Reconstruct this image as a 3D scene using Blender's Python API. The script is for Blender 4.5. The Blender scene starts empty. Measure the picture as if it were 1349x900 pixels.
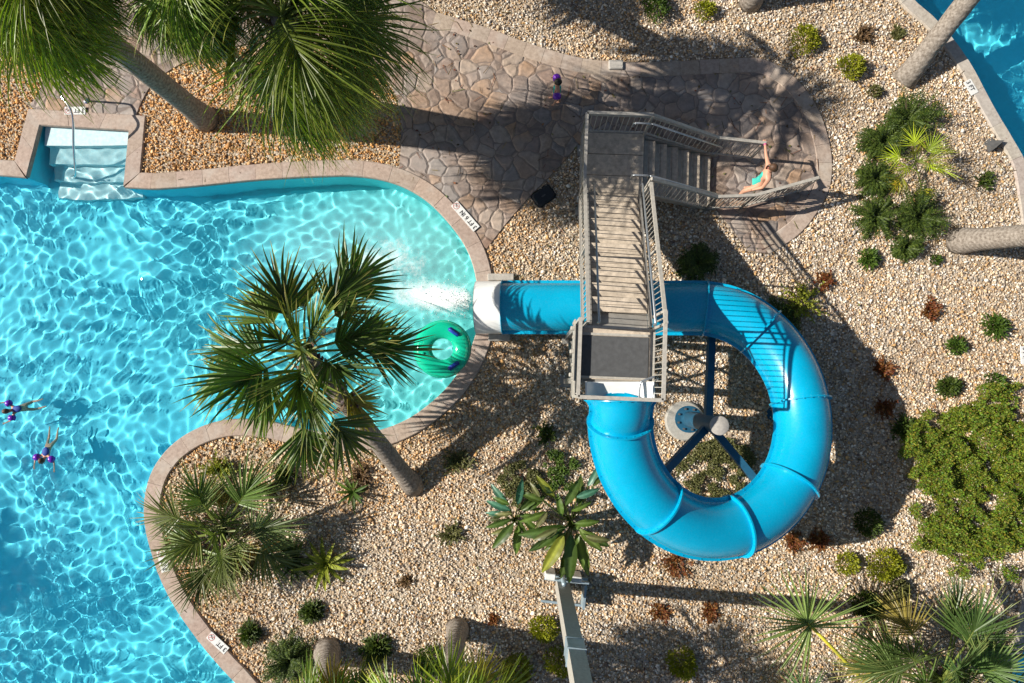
import bpy, bmesh, math, random
import numpy as np
from mathutils import Vector, Matrix, Quaternion
from mathutils.geometry import tessellate_polygon
random.seed(7)
R = math.radians
sc = bpy.context.scene
C = sc.collection

# ------------------------------------------------------------------ camera
H = 15.5; F = 900.0; CX, CY = 674.5, 450.0
NAD = Vector(((690-CX)/F, -(508-CY)/F, -1)).normalized()
Q = NAD.rotation_difference(Vector((0, 0, -1)))
def P(px, py, z=0.0):
    """the point at height z that the photograph shows at pixel (px, py)"""
    d = Q @ Vector(((px-CX)/F, -(py-CY)/F, -1))
    t = (z-H)/d.z
    return Vector((d.x*t, d.y*t, z))
def P2(px, py, z=0.0):
    p = P(px, py, z); return (p.x, p.y)
cam = bpy.data.cameras.new('camera'); co = bpy.data.objects.new('camera', cam); C.objects.link(co)
co.location = (0, 0, H); co.rotation_mode = 'QUATERNION'; co.rotation_quaternion = Q
cam.sensor_width = 36; cam.lens = 36*F/1349; cam.clip_end = 500; cam.clip_start = .1
sc.camera = co

# ------------------------------------------------------------------ light
SUN_EL = 36.5; SUN_DIR = Vector((1, -.078, 0)).normalized()      # way the shadows fall
W = bpy.data.worlds.new("World"); sc.world = W; W.use_nodes = True
nt = W.node_tree; bg = nt.nodes['Background']
sky = nt.nodes.new('ShaderNodeTexSky'); sky.sky_type = 'NISHITA'; sky.sun_disc = False
sky.sun_elevation = R(SUN_EL); sky.sun_rotation = R(270) - math.atan2(.078, 1)
nt.links.new(sky.outputs[0], bg.inputs[0]); bg.inputs[1].default_value = 0.05
sl = bpy.data.lights.new('sun', 'SUN'); sl.energy = 5.0; sl.angle = R(.5); sl.color = (1, .94, .84)
so = bpy.data.objects.new('sun', sl); C.objects.link(so)
ray = (SUN_DIR*math.cos(R(SUN_EL)) + Vector((0, 0, -math.sin(R(SUN_EL)))))
so.rotation_euler = ray.to_track_quat('-Z', 'Y').to_euler(); so.location = -ray*30
sl.cycles.is_caustics_light = True
sc.view_settings.view_transform = 'Standard'; sc.view_settings.look = 'None'
sc.view_settings.gamma = 1; sc.view_settings.exposure = 0.5
sc.cycles.use_denoising = True
sc.cycles.max_bounces = 8; sc.cycles.transparent_max_bounces = 24
sc.cycles.sample_clamp_indirect = 4

# ------------------------------------------------------------------ helpers
def s2l(c):
    return tuple(((v/255)/12.92 if v/255 <= .04045 else ((v/255+.055)/1.055)**2.4) for v in c)
class G:
    """tiny node helper"""
    def __init__(s, name, rough=.6, spec=.5):
        s.m = bpy.data.materials.new(name); s.m.use_nodes = True; s.t = s.m.node_tree
        s.b = s.t.nodes['Principled BSDF']; s.b.inputs['Roughness'].default_value = rough
        s.b.inputs['Specular IOR Level'].default_value = spec
    def n(s, typ, **kw):
        x = s.t.nodes.new('ShaderNode'+typ)
        for k, v in kw.items():
            if k.startswith('i_'):
                x.inputs[k[2:].replace('_', ' ')].default_value = v
            else: setattr(x, k, v)
        return x
    def l(s, a, b): s.t.links.new(a, b)
    def obj(s):
        return s.n('TexCoord').outputs['Object']
    def geo(s): return s.n('NewGeometry').outputs['Position']
    def noise(s, scale, detail=4, vec=None, rough=.55):
        x = s.n('TexNoise'); x.inputs['Scale'].default_value = scale; x.inputs['Detail'].default_value = detail
        x.inputs['Roughness'].default_value = rough
        s.l(vec or s.geo(), x.inputs['Vector']); return x
    def ramp(s, fac, stops, interp='LINEAR'):
        r = s.n('ValToRGB'); r.color_ramp.interpolation = interp; e = r.color_ramp.elements
        while len(e) < len(stops): e.new(.5)
        for k, (p, c) in enumerate(stops):
            e[k].position = p; e[k].color = (*c, 1) if len(c) == 3 else c
        s.l(fac, r.inputs[0]); return r.outputs[0]
    def mix(s, fac, a, b, mode='MIX'):
        x = s.n('Mix', data_type='RGBA', blend_type=mode)
        for v, i in ((fac, 0), (a, 6), (b, 7)):
            if hasattr(v, 'is_output'): s.l(v, x.inputs[i])
            else: x.inputs[i].default_value = v if i == 0 else (*v, 1)
        return x.outputs[2]
    def math(s, op, a, b=0., c=None):
        x = s.n('Math', operation=op)
        for v, i in ((a, 0), (b, 1)) + (((c, 2),) if c is not None else ()):
            if hasattr(v, 'is_output'): s.l(v, x.inputs[i])
            else: x.inputs[i].default_value = v
        return x.outputs[0]
    def bump(s, h, strength=.3, dist=.01, nrm=None):
        x = s.n('Bump'); x.inputs['Strength'].default_value = strength; x.inputs['Distance'].default_value = dist
        s.l(h, x.inputs['Height'])
        if nrm: s.l(nrm, x.inputs['Normal'])
        s.l(x.outputs[0], s.b.inputs['Normal']); return x.outputs[0]
    def col(s, c):
        if hasattr(c, 'is_output'): s.l(c, s.b.inputs['Base Color'])
        else: s.b.inputs['Base Color'].default_value = (*c, 1)
        return s
    def attr(s, name='Col'):
        return s.n('Attribute', attribute_name=name).outputs['Color']

def mesh(name, v, f, mats, parent=None, smooth=False, col=None, mi=None, loc=None):
    me = bpy.data.meshes.new(name)
    v = np.asarray(v, dtype=np.float32).reshape(-1, 3)
    if isinstance(f, np.ndarray):
        nf, k = f.shape
        me.vertices.add(len(v)); me.vertices.foreach_set('co', v.ravel())
        me.loops.add(nf*k); me.loops.foreach_set('vertex_index', f.ravel().astype(np.int32))
        me.polygons.add(nf); me.polygons.foreach_set('loop_start', np.arange(0, nf*k, k, dtype=np.int32))
        me.update(calc_edges=True)
    else:
        me.from_pydata(v.tolist(), [], f)
    for m in (mats if isinstance(mats, (list, tuple)) else [mats]): me.materials.append(m)
    if smooth: me.polygons.foreach_set('use_smooth', np.ones(len(me.polygons), dtype=bool))
    if mi is not None: me.polygons.foreach_set('material_index', np.asarray(mi, dtype=np.int32))
    if col is not None:
        a = me.color_attributes.new('Col', 'FLOAT_COLOR', 'POINT')
        c = np.ones((len(v), 4), dtype=np.float32); c[:, :3] = np.asarray(col, dtype=np.float32).reshape(-1, 3)
        a.data.foreach_set('color', c.ravel())
    o = bpy.data.objects.new(name, me); C.objects.link(o)
    if parent is not None: o.parent = parent
    if loc is not None: o.location = loc
    return o
def tag(o, label=None, cat=None, group=None, kind=None):
    if label: o['label'] = label
    if cat: o['category'] = cat
    if group: o['group'] = group
    if kind: o['kind'] = kind
    return o
def empty(name, loc=(0, 0, 0), rz=0, **k):
    o = bpy.data.objects.new(name, None); C.objects.link(o); o.location = loc; o.rotation_euler = (0, 0, rz)
    o.empty_display_size = .1
    return tag(o, **k)
class MB:
    def __init__(s): s.v = []; s.f = []; s.c = []; s.mi = []; s.col = (1, 1, 1); s.m = 0
    def add(s, vs, fs, col=None):
        b = len(s.v); s.v += [tuple(x) for x in vs]
        s.f += [tuple(b+i for i in q) for q in fs]
        if col is None or not isinstance(col, list): s.c += [col or s.col]*len(vs)
        else: s.c += col
        s.mi += [s.m]*len(fs)
    def box(s, c, d, rz=0, bev=0, M=None):
        hx, hy, hz = d[0]/2, d[1]/2, d[2]/2
        if bev:
            vs = []
            for z, q in ((-hz, bev), (-hz+bev, 0), (hz-bev, 0), (hz, bev)):
                for sx, sy in ((1, 1), (-1, 1), (-1, -1), (1, -1)):
                    a, b = hx-q, hy-q
                    pts = [(a, b-bev), (a-bev, b)]
                    pts = [(sx*x, sy*y) for x, y in pts]
                    if sx*sy < 0: pts.reverse()
                    vs += [(x, y, z) for x, y in pts]
            fs = [tuple(reversed(range(8)))] + [(k*8+i, k*8+(i+1) % 8, (k+1)*8+(i+1) % 8, (k+1)*8+i) for k in range(3) for i in range(8)] + [tuple(range(24, 32))]
        else:
            vs = [(x, y, z) for z in (-hz, hz) for x, y in ((hx, hy), (-hx, hy), (-hx, -hy), (hx, -hy))]
            fs = [(3, 2, 1, 0), (4, 5, 6, 7)] + [(i, (i+1) % 4, 4+(i+1) % 4, 4+i) for i in range(4)]
        if M is None: M = Matrix.Translation(c) @ Matrix.Rotation(rz, 4, 'Z')
        s.add([M @ Vector(p) for p in vs], fs)
    def bar(s, a, b, w, h=None, up=Vector((0, 0, 1))):
        """rectangular bar from a to b"""
        a, b = Vector(a), Vector(b); d = b-a; L = d.length
        if L < 1e-6: return
        x = d/L; y = up.cross(x)
        if y.length < 1e-4: y = Vector((0, 1, 0)).cross(x)
        y.normalize(); z = x.cross(y)
        M = Matrix((x, y, z)).transposed().to_4x4(); M.translation = (a+b)/2
        s.box(None, (L, w, h or w), M=M)
    def tube(s, pts, r, n=10, cap=True, closed=False):
        pts = [Vector(p) for p in pts]; k = len(pts)
        rr = r if isinstance(r, (list, tuple)) else [r]*k
        vs = []; fs = []; prev = None
        for i, p in enumerate(pts):
            t = (pts[min(i+1, k-1)]-pts[max(i-1, 0)]).normalized()
            if prev is None:
                u = t.orthogonal().normalized()
            else:
                u = prev-t*prev.dot(t); u.normalize()
            prev = u; w = t.cross(u)
            for j in range(n):
                a = 2*math.pi*j/n; vs.append(p+(u*math.cos(a)+w*math.sin(a))*rr[i])
        for i in range(k-1):
            for j in range(n): fs.append((i*n+j, i*n+(j+1) % n, (i+1)*n+(j+1) % n, (i+1)*n+j))
        if cap: fs += [tuple(reversed(range(n))), tuple((k-1)*n+j for j in range(n))]
        s.add(vs, fs)
    def lathe(s, prof, n=24, M=None, cap=True):
        vs = [(r*math.cos(2*math.pi*j/n), r*math.sin(2*math.pi*j/n), z) for r, z in prof for j in range(n)]
        fs = [(i*n+j, i*n+(j+1) % n, (i+1)*n+(j+1) % n, (i+1)*n+j) for i in range(len(prof)-1) for j in range(n)]
        if cap: fs += [tuple(reversed(range(n))), tuple((len(prof)-1)*n+j for j in range(n))]
        M = M or Matrix()
        s.add([M @ Vector(p) for p in vs], fs)
    def build(s, name, mats, parent=None, smooth=False, colors=False, angle=None):
        o = mesh(name, s.v, s.f, mats, parent, smooth, s.c if colors else None, s.mi)
        if angle:
            o.data.polygons.foreach_set('use_smooth', np.ones(len(o.data.polygons), dtype=bool))
            bm = bmesh.new(); bm.from_mesh(o.data); bm.normal_update()
            for e in bm.edges:
                if len(e.link_faces) == 2 and e.calc_face_angle(0) > R(angle): e.smooth = False
            bm.to_mesh(o.data); bm.free()
        return o
def catmull(pts, step=6, closed=False):
    pts = [Vector((*p, 0)) if len(p) == 2 else Vector(p) for p in pts]; out = []
    n = len(pts)
    for i in range(n if closed else n-1):
        if closed: p0, p1, p2, p3 = (pts[(i+k) % n] for k in (-1, 0, 1, 2))
        else: p0, p1, p2, p3 = pts[max(i-1, 0)], pts[i], pts[i+1], pts[min(i+2, n-1)]
        for k in range(step):
            t = k/step
            out.append(.5*((2*p1)+(-p0+p2)*t+(2*p0-5*p1+4*p2-p3)*t*t+(-p0+3*p1-3*p2+p3)*t**3))
    if not closed: out.append(pts[-1])
    return out
def inside(poly, X, Y):
    """vectorised point in polygon"""
    res = np.zeros(X.shape, dtype=bool); n = len(poly)
    for i in range(n):
        x1, y1 = poly[i]; x2, y2 = poly[(i+1) % n]
        if y1 == y2: continue
        c = ((y1 > Y) != (y2 > Y)) & (X < (x2-x1)*(Y-y1)/(y2-y1)+x1)
        res ^= c
    return res
def dist_poly(poly, X, Y, closed=True):
    d = np.full(X.shape, 1e9); n = len(poly)
    for i in range(n if closed else n-1):
        ax, ay = poly[i]; bx, by = poly[(i+1) % n]
        dx, dy = bx-ax, by-ay; L = dx*dx+dy*dy+1e-12
        t = np.clip(((X-ax)*dx+(Y-ay)*dy)/L, 0, 1)
        d = np.minimum(d, np.hypot(X-ax-t*dx, Y-ay-t*dy))
    return d
def vnoise(X, Y, s, seed=0):
    """cheap smooth value noise"""
    rg = np.random.default_rng(seed); T = rg.random((64, 64))
    x = X/s+1000; y = Y/s+1000; xi = np.floor(x).astype(int); yi = np.floor(y).astype(int)
    fx = x-xi; fy = y-yi; fx = fx*fx*(3-2*fx); fy = fy*fy*(3-2*fy)
    g = lambda a, b: T[a % 64, b % 64]
    return (g(xi, yi)*(1-fx)+g(xi+1, yi)*fx)*(1-fy)+(g(xi, yi+1)*(1-fx)+g(xi+1, yi+1)*fx)*fy

# ------------------------------------------------------------------ materials
def m_gravel_ground():
    g = G('gravel', .85, .25); v = g.n('TexVoronoi'); v.inputs['Scale'].default_value = 20; g.l(g.geo(), v.inputs['Vector'])
    c = g.ramp(g.n('SeparateColor').outputs[0], [(0, (.1, .07, .05))])
    sp = g.n('SeparateColor'); g.l(v.outputs['Color'], sp.inputs[0])
    c = g.ramp(sp.outputs[0], [(0, (.24, .17, .11)), (.3, (.36, .27, .18)), (.6, (.46, .37, .27)), (1, (.56, .49, .40))])
    g.col(c); g.bump(v.outputs['Distance'], 1, .03); return g.m
def m_attr(name, rough=.6, spec=.4, noise=0, nscale=30, bump=0, trans=0):
    g = G(name, rough, spec); c = g.attr()
    if noise:
        n = g.noise(nscale); r = g.ramp(n.outputs[0], [(.25, (1-noise,)*3), (.75, (1+noise*.6,)*3)])
        c = g.mix(1., c, r, 'MULTIPLY')
        if bump: g.bump(n.outputs[0], bump, .01)
    g.col(c)
    if trans:
        tr = g.n('BsdfTranslucent'); g.l(g.mix(1., c, (1.5, 1.7, .6), 'MULTIPLY'), tr.inputs[0])
        mx = g.n('MixShader'); mx.inputs[0].default_value = trans
        g.l(g.b.outputs[0], mx.inputs[1]); g.l(tr.outputs[0], mx.inputs[2])
        g.l(mx.outputs[0], g.t.nodes['Material Output'].inputs[0])
    return g.m
def m_flag():
    g = G('flagstone', .7, .35)
    w = g.noise(2.2, 3); pos = g.geo()
    ad = g.n('VectorMath', operation='MULTIPLY_ADD'); g.l(w.outputs['Color'], ad.inputs[0]); ad.inputs[1].default_value = (.22, .22, 0); g.l(pos, ad.inputs[2])
    fl = g.n('VectorMath', operation='MULTIPLY'); g.l(ad.outputs[0], fl.inputs[0]); fl.inputs[1].default_value = (1, 1, 0)
    v = g.n('TexVoronoi', feature='F1'); v.inputs['Scale'].default_value = 2.9; v.inputs['Randomness'].default_value = .95
    e = g.n('TexVoronoi', feature='DISTANCE_TO_EDGE'); e.inputs['Scale'].default_value = 2.9; e.inputs['Randomness'].default_value = .95
    for x in (v, e): g.l(fl.outputs[0], x.inputs['Vector'])
    sp = g.n('SeparateColor'); g.l(v.outputs['Color'], sp.inputs[0])
    c = g.ramp(sp.outputs[0], [(0, (.22, .17, .145)), (.25, (.32, .25, .21)), (.45, (.42, .28, .18)), (.6, (.28, .255, .245)), (.8, (.44, .355, .285)), (1, (.27, .18, .14))])
    n2 = g.noise(9, 6, rough=.65); c = g.mix(.85, c, g.ramp(n2.outputs[0], [(.3, (.46, .42, .385)), (.7, (1.22, 1.13, 1.04))]), 'MULTIPLY')
    n3 = g.noise(.7, 3); c = g.mix(g.ramp(n3.outputs[0], [(.4, (0,)*3), (.65, (.45,)*3)]), c, (.38, .36, .35))
    edge = g.ramp(e.outputs['Distance'], [(.008, (.15,)*3), (.035, (1,)*3)])
    c = g.mix(edge, (.17, .13, .11), c); g.col(c)
    hh = g.ramp(e.outputs['Distance'], [(.01, (0,)*3), (.12, (1,)*3)])
    h = g.math('MULTIPLY_ADD', n2.outputs[0], .35, hh)
    g.bump(h, .8, .025); return g.m
def m_coping():
    g = G('coping_stone', .75, .3); c = g.attr(); n = g.noise(14, 6, rough=.7)
    c = g.mix(1., c, g.ramp(n.outputs[0], [(.3, (.72, .68, .66)), (.7, (1.2, 1.2, 1.18))]), 'MULTIPLY')
    n2 = g.noise(2.5, 3); c = g.mix(g.ramp(n2.outputs[0], [(.5, (0,)*3), (.7, (.5,)*3)]), c, (.5, .45, .4))
    g.col(c); g.bump(n.outputs[0], .4, .01); return g.m
def m_plaster(pale=True):
    g = G('pool_plaster', .55, .3); n = g.noise(.5, 3); n2 = g.noise(9, 4)
    c = g.ramp(n.outputs[0], [(.3, (.072, .63, .82)), (.7, (.115, .73, .88))])
    # the shell is paler towards the shallow end by the slide
    sx = g.n('SeparateXYZ'); g.l(g.geo(), sx.inputs[0])
    mr = g.n('MapRange'); mr.inputs[4].default_value = 1. if pale else 0.; mr.inputs[1].default_value = -9; mr.inputs[2].default_value = -1.5; g.l(sx.outputs[0], mr.inputs[0])
    c = g.mix(mr.outputs[0], c, (.24, .74, .72)); c = g.mix(.3, c, g.ramp(n2.outputs[0], [(.3, (.8,)*3), (.7, (1.1,)*3)]), 'MULTIPLY')
    g.col(c); return g.m
def m_step():
    g = G('step_plaster', .5, .3); n = g.noise(12, 5)
    g.col(g.ramp(n.outputs[0], [(.3, (.42, .62, .67)), (.7, (.60, .74, .76))])); return g.m
def m_water():
    g = G('water', 0.0, .5); g.b.inputs['Base Color'].default_value = (.82, .985, 1, 1)
    g.b.inputs['Transmission Weight'].default_value = 1; g.b.inputs['IOR'].default_value = 1.33
    return g.m
def m_fibre(name, c, rough=.22):
    g = G(name, rough, .5); n = g.noise(1.6, 5, rough=.6); n3 = g.noise(22, 5, rough=.75)
    k = g.mix(.5, c, g.ramp(n.outputs[0], [(.35, (.82, .84, .86)), (.65, (1.12,)*3)]), 'MULTIPLY')
    k = g.mix(g.ramp(n3.outputs[0], [(.56, (0,)*3), (.72, (.22,)*3)]), k, tuple(.5*x+.12 for x in c)); g.col(k)
    r = g.n('MapRange'); g.l(n3.outputs[0], r.inputs[0]); r.inputs[3].default_value = rough*.6; r.inputs[4].default_value = rough*1.9
    g.l(r.outputs[0], g.b.inputs['Roughness']); g.b.inputs['Coat Weight'].default_value = .25; g.b.inputs['Coat Roughness'].default_value = .18
    g.bump(g.noise(5, 4).outputs[0], .12, .02); return g.m
def m_plain(name, c, rough=.5, metal=0, amt=.25, scale=8, spec=.5, bump=.1):
    g = G(name, rough, spec); g.b.inputs['Metallic'].default_value = metal; n = g.noise(scale, 5, rough=.65)
    g.col(g.mix(1., c, g.ramp(n.outputs[0], [(.3, (1-amt,)*3), (.7, (1+amt*.5,)*3)]), 'MULTIPLY'))
    if bump: g.bump(n.outputs[0], bump, .01)
    return g.m
def m_trunk():
    g = G('palm_bark', .9, .2); n = g.noise(18, 6, vec=g.obj(), rough=.7); sx = g.n('SeparateXYZ'); g.l(g.obj(), sx.inputs[0])
    w = g.n('TexWave', wave_type='BANDS', bands_direction='Z'); w.inputs['Scale'].default_value = 3.4; w.inputs['Distortion'].default_value = 6; w.inputs['Detail'].default_value = 3; g.l(g.obj(), w.inputs[0])
    c = g.ramp(n.outputs[0], [(.3, (.12, .095, .075)), (.5, (.26, .225, .19)), (.75, (.44, .39, .34))])
    c = g.mix(.5, c, g.ramp(w.outputs[0], [(.1, (.78, .76, .74)), (.6, (1.05, 1.05, 1.05))]), 'MULTIPLY')
    g.col(c); h = g.math('ADD', w.outputs[0], n.outputs[0]); g.bump(h, .5, .015); return g.m

MAT = dict(
    gravel=m_gravel_ground(), pebble=m_attr('pebble', .7, .35), flag=m_flag(), coping=m_coping(), plaster=m_plaster(), plaster2=m_plaster(False),
    step=m_step(), water=m_water(), slide=m_fibre('blue_fibreglass', (.0, .37, .60)), slide_dark=m_plain('blue_steel', (.008, .085, .16), .6),
    white=m_fibre('white_fibreglass', (.90, .90, .88), .3), leaf=m_attr('leaf', .42, .5, .22, 14, 0, .22), bark=m_trunk(),
    shrubleaf=m_attr('shrub_leaf', .55, .35, .2, 20, 0, .2),
    rail=m_plain('galvanised_rail', (.44, .41, .36), .5, .0, .25, 14), pipe=m_plain('steel_pipe', (.42, .45, .48), .3, .7, .15, 10),
    tread=m_plain('stair_tread', (.56, .47, .37), .8, 0, .38, 9, .3, .3), mat_dark=m_plain('rubber_mat', (.080, .082, .085), .8, 0, .25, 12),
    stringer=m_plain('painted_steel', (.33, .31, .28), .55, .2, .25), concrete=m_plain('concrete', (.45, .42, .38), .85, 0, .25, 12, .2, .4),
    chrome=m_plain('polished_steel', (.75, .76, .78), .15, 1, .05), black=m_plain('black_plastic', (.012, .014, .018), .5, 0, .2),
    tile=m_plain('white_tile', (.72, .72, .70), .3, 0, .1), ink=m_plain('black_ink', (.015, .015, .02), .5, 0, 0), red=m_plain('faded_red', (.45, .12, .10), .5),
    pole=m_plain('pole_concrete', (.40, .38, .34), .8, 0, .2, 20, .3, .2), bracket=m_plain('bracket_steel', (.36, .46, .52), .45, .4, .2), box=m_plain('white_box', (.72, .72, .70), .5),
    ring=None, handle=m_plain('blue_handle', (.01, .05, .38), .4), skin=m_plain('skin', (.62, .33, .22), .5, 0, .08, 8, .4, 0),
    teal=m_plain('teal_fabric', (.05, .50, .42), .7, 0, .2, 20), hair=m_plain('brown_hair', (.10, .05, .025), .6, 0, .5, 60), darkhair=m_plain('dark_hair', (.03, .022, .018), .6, 0, .5, 60),
    purple=m_plain('purple_vinyl', (.16, .02, .45), .25, 0, .1), navy=m_plain('blue_fabric', (.01, .06, .33), .7, 0, .3, 30), eye=m_plain('eye', (.02, .02, .02), .2, 0, 0), lip=m_plain('lip', (.45, .15, .13), .5, 0, 0),
    petiole=m_plain('yellow_petiole', (.55, .50, .04), .5, 0, .15), pink=m_plain('pink_band', (.6, .1, .25), .5), stone=m_plain('dark_stone', (.10, .10, .10), .8, 0, .3, 10, .3, .5))
g = G('green_vinyl', .12, .5); g.col((.005, .50, .30)); g.b.inputs['Transmission Weight'].default_value = .0
g.b.inputs['Coat Weight'].default_value = .6; g.b.inputs['Coat Roughness'].default_value = .05
g.b.inputs['Subsurface Weight'].default_value = .15; g.b.inputs['Subsurface Radius'].default_value = (.02, .1, .05)
MAT['ring'] = g.m

# ------------------------------------------------------------------ layout outlines (pool edge = inner lip of coping)
def path_px(segs):
    out = []
    for s in segs:
        pts = [P2(*p) for p in s]
        c = catmull(pts, 6) if len(s) > 2 else [Vector((*p, 0)) for p in pts]
        for p in c:
            if not out or (Vector(out[-1])-Vector((p.x, p.y))).length > .02: out.append((p.x, p.y))
    return out
POOL_VIS = path_px([
    [(-345, 222), (0, 231)], [(0, 231), (36, 234)],
    [(36, 234), (54, 165)],
    [(54, 165), (172, 172)],
    [(172, 172), (165, 247)],
    [(165, 247), (205, 249)],
    [(205, 249), (260, 245), (340, 237), (430, 232), (480, 233), (522, 242), (560, 262), (590, 291), (612, 321), (625, 352), (632, 395), (630, 432), (618, 468), (599, 500), (574, 527), (540, 552), (500, 568), (455, 573), (400, 566), (350, 555), (300, 554), (258, 567), (225, 590), (203, 620), (193, 655), (193, 690), (201, 725), (215, 765), (235, 803), (262, 841), (290, 875), (318, 905), (350, 945), (370, 985)],
])
POOL = POOL_VIS + [P2(370, 1060), P2(-345, 1060)]
POOLR_VIS = path_px([[(1150, -90), (1172, -42), (1200, 0), (1233, 30), (1273, 81), (1305, 140), (1332, 186), (1349, 220), (1360, 290), (1369, 380), (1371, 468), (1370, 600), (1365, 740), (1358, 800), (1348, 850), (1328, 885), (1300, 935), (1280, 990)]])
POOLR = POOLR_VIS + [P2(1620, 990), P2(1620, -90)]
PATH = [(q.x, q.y) for q in catmull([P2(*p) for p in [(575, 18), (640, 38), (700, 60), (765, 78), (830, 84), (900, 82), (960, 79), (1005, 80), (1045, 103), (1075, 143), (1091, 190), (1094, 230), (1085, 262), (1055, 305), (1012, 335)]], 6)]
PATH += [P2(*p) for p in [(985, 330), (935, 265), (880, 235), (820, 205), (762, 190)]]
PATH += [(q.x, q.y) for q in catmull([P2(*p) for p in [(762, 190), (735, 222), (700, 257), (665, 297), (641, 328)]], 4)][1:]
edgeN = [P2(*p) for p in [(628, 318), (606, 285), (572, 252), (540, 235), (527, 231)]]
PATH += edgeN
PATH += [(q.x, q.y) for q in catmull([P2(*p) for p in [(526, 228), (529, 180), (528, 145), (515, 112), (490, 85), (450, 66), (390, 55), (320, 60), (250, 80), (205, 108), (185, 140), (176, 168)]], 4)]
PATH += [P2(*p) for p in [(173, 158), (56, 150), (40, 140), (50, 128), (64, 100), (60, 40), (40, -60), (250, -80), (420, -70), (500, -40)]]
# ------------------------------------------------------------------ ground
def tess(polys, z):
    vs = [Vector((x, y, z)) for p in polys for x, y in p]
    tris = tessellate_polygon([[Vector((x, y, 0)) for x, y in p] for p in polys])
    fs = []
    for t in tris:
        a, b, c = (vs[i] for i in t)
        fs.append(tuple(t) if (b-a).cross(c-a).z > 0 else tuple(reversed(t)))
    return vs, fs
OUT = [(-40, -32), (40, -32), (40, 32), (-40, 32)]
def shrink(poly, d):
    """offset an open/closed polyline to its left by d"""
    n = len(poly); out = []
    for i in range(n):
        a = Vector(poly[i-1]) if i else Vector(poly[0])-(Vector(poly[1])-Vector(poly[0]))
        b = Vector(poly[i]); c = Vector(poly[i+1]) if i < n-1 else b+(b-a)
        t1 = (b-a).normalized(); t2 = (c-b).normalized()
        n1 = Vector((-t1.y, t1.x)); n2 = Vector((-t2.y, t2.x)); m = n1+n2
        m = m/max(m.length_squared, .35)*2
        out.append((b.x+m.x*d, b.y+m.y*d))
    return out
v, f = tess([OUT, POOL, POOLR], 0); gr = mesh('gravel_ground', v, f, MAT['gravel']); tag(gr, 'bed of tan and cream pebbles around the pools', 'ground', kind='structure')
v, f = tess([PATH], .035)
n0 = len(v); v = v+[Vector((p.x, p.y, -.02)) for p in v]
f = f+[(i, (i+1) % n0, n0+(i+1) % n0, n0+i) for i in range(n0)]
fp = mesh('flagstone_path', v, f, MAT['flag']); tag(fp, 'brown and grey irregular flagstone path beneath the stair tower', 'path', kind='structure')

def pool_shell(name, poly, depth, lab, mt='plaster'):
    v, f = tess([poly], -depth); n0 = len(v)
    v2 = [Vector((x, y, -depth)) for x, y in poly]+[Vector((x, y, .02)) for x, y in poly]
    b = len(v); v = list(v)+v2; f = list(f)
    for i in range(n0): f.append((b+i, b+(i+1) % n0, b+n0+(i+1) % n0, b+n0+i))
    o = mesh(name, v, f, MAT[mt]); tag(o, lab, 'pool basin', kind='structure'); o.cycles.is_caustics_receiver = True
    return o
pool_shell('pool_basin', POOL, 1.05, 'pale turquoise plaster basin of the main pool')
pool_shell('pool_basin', POOLR, 1.2, 'plaster basin of the second pool past the gravel', 'plaster2')

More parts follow.
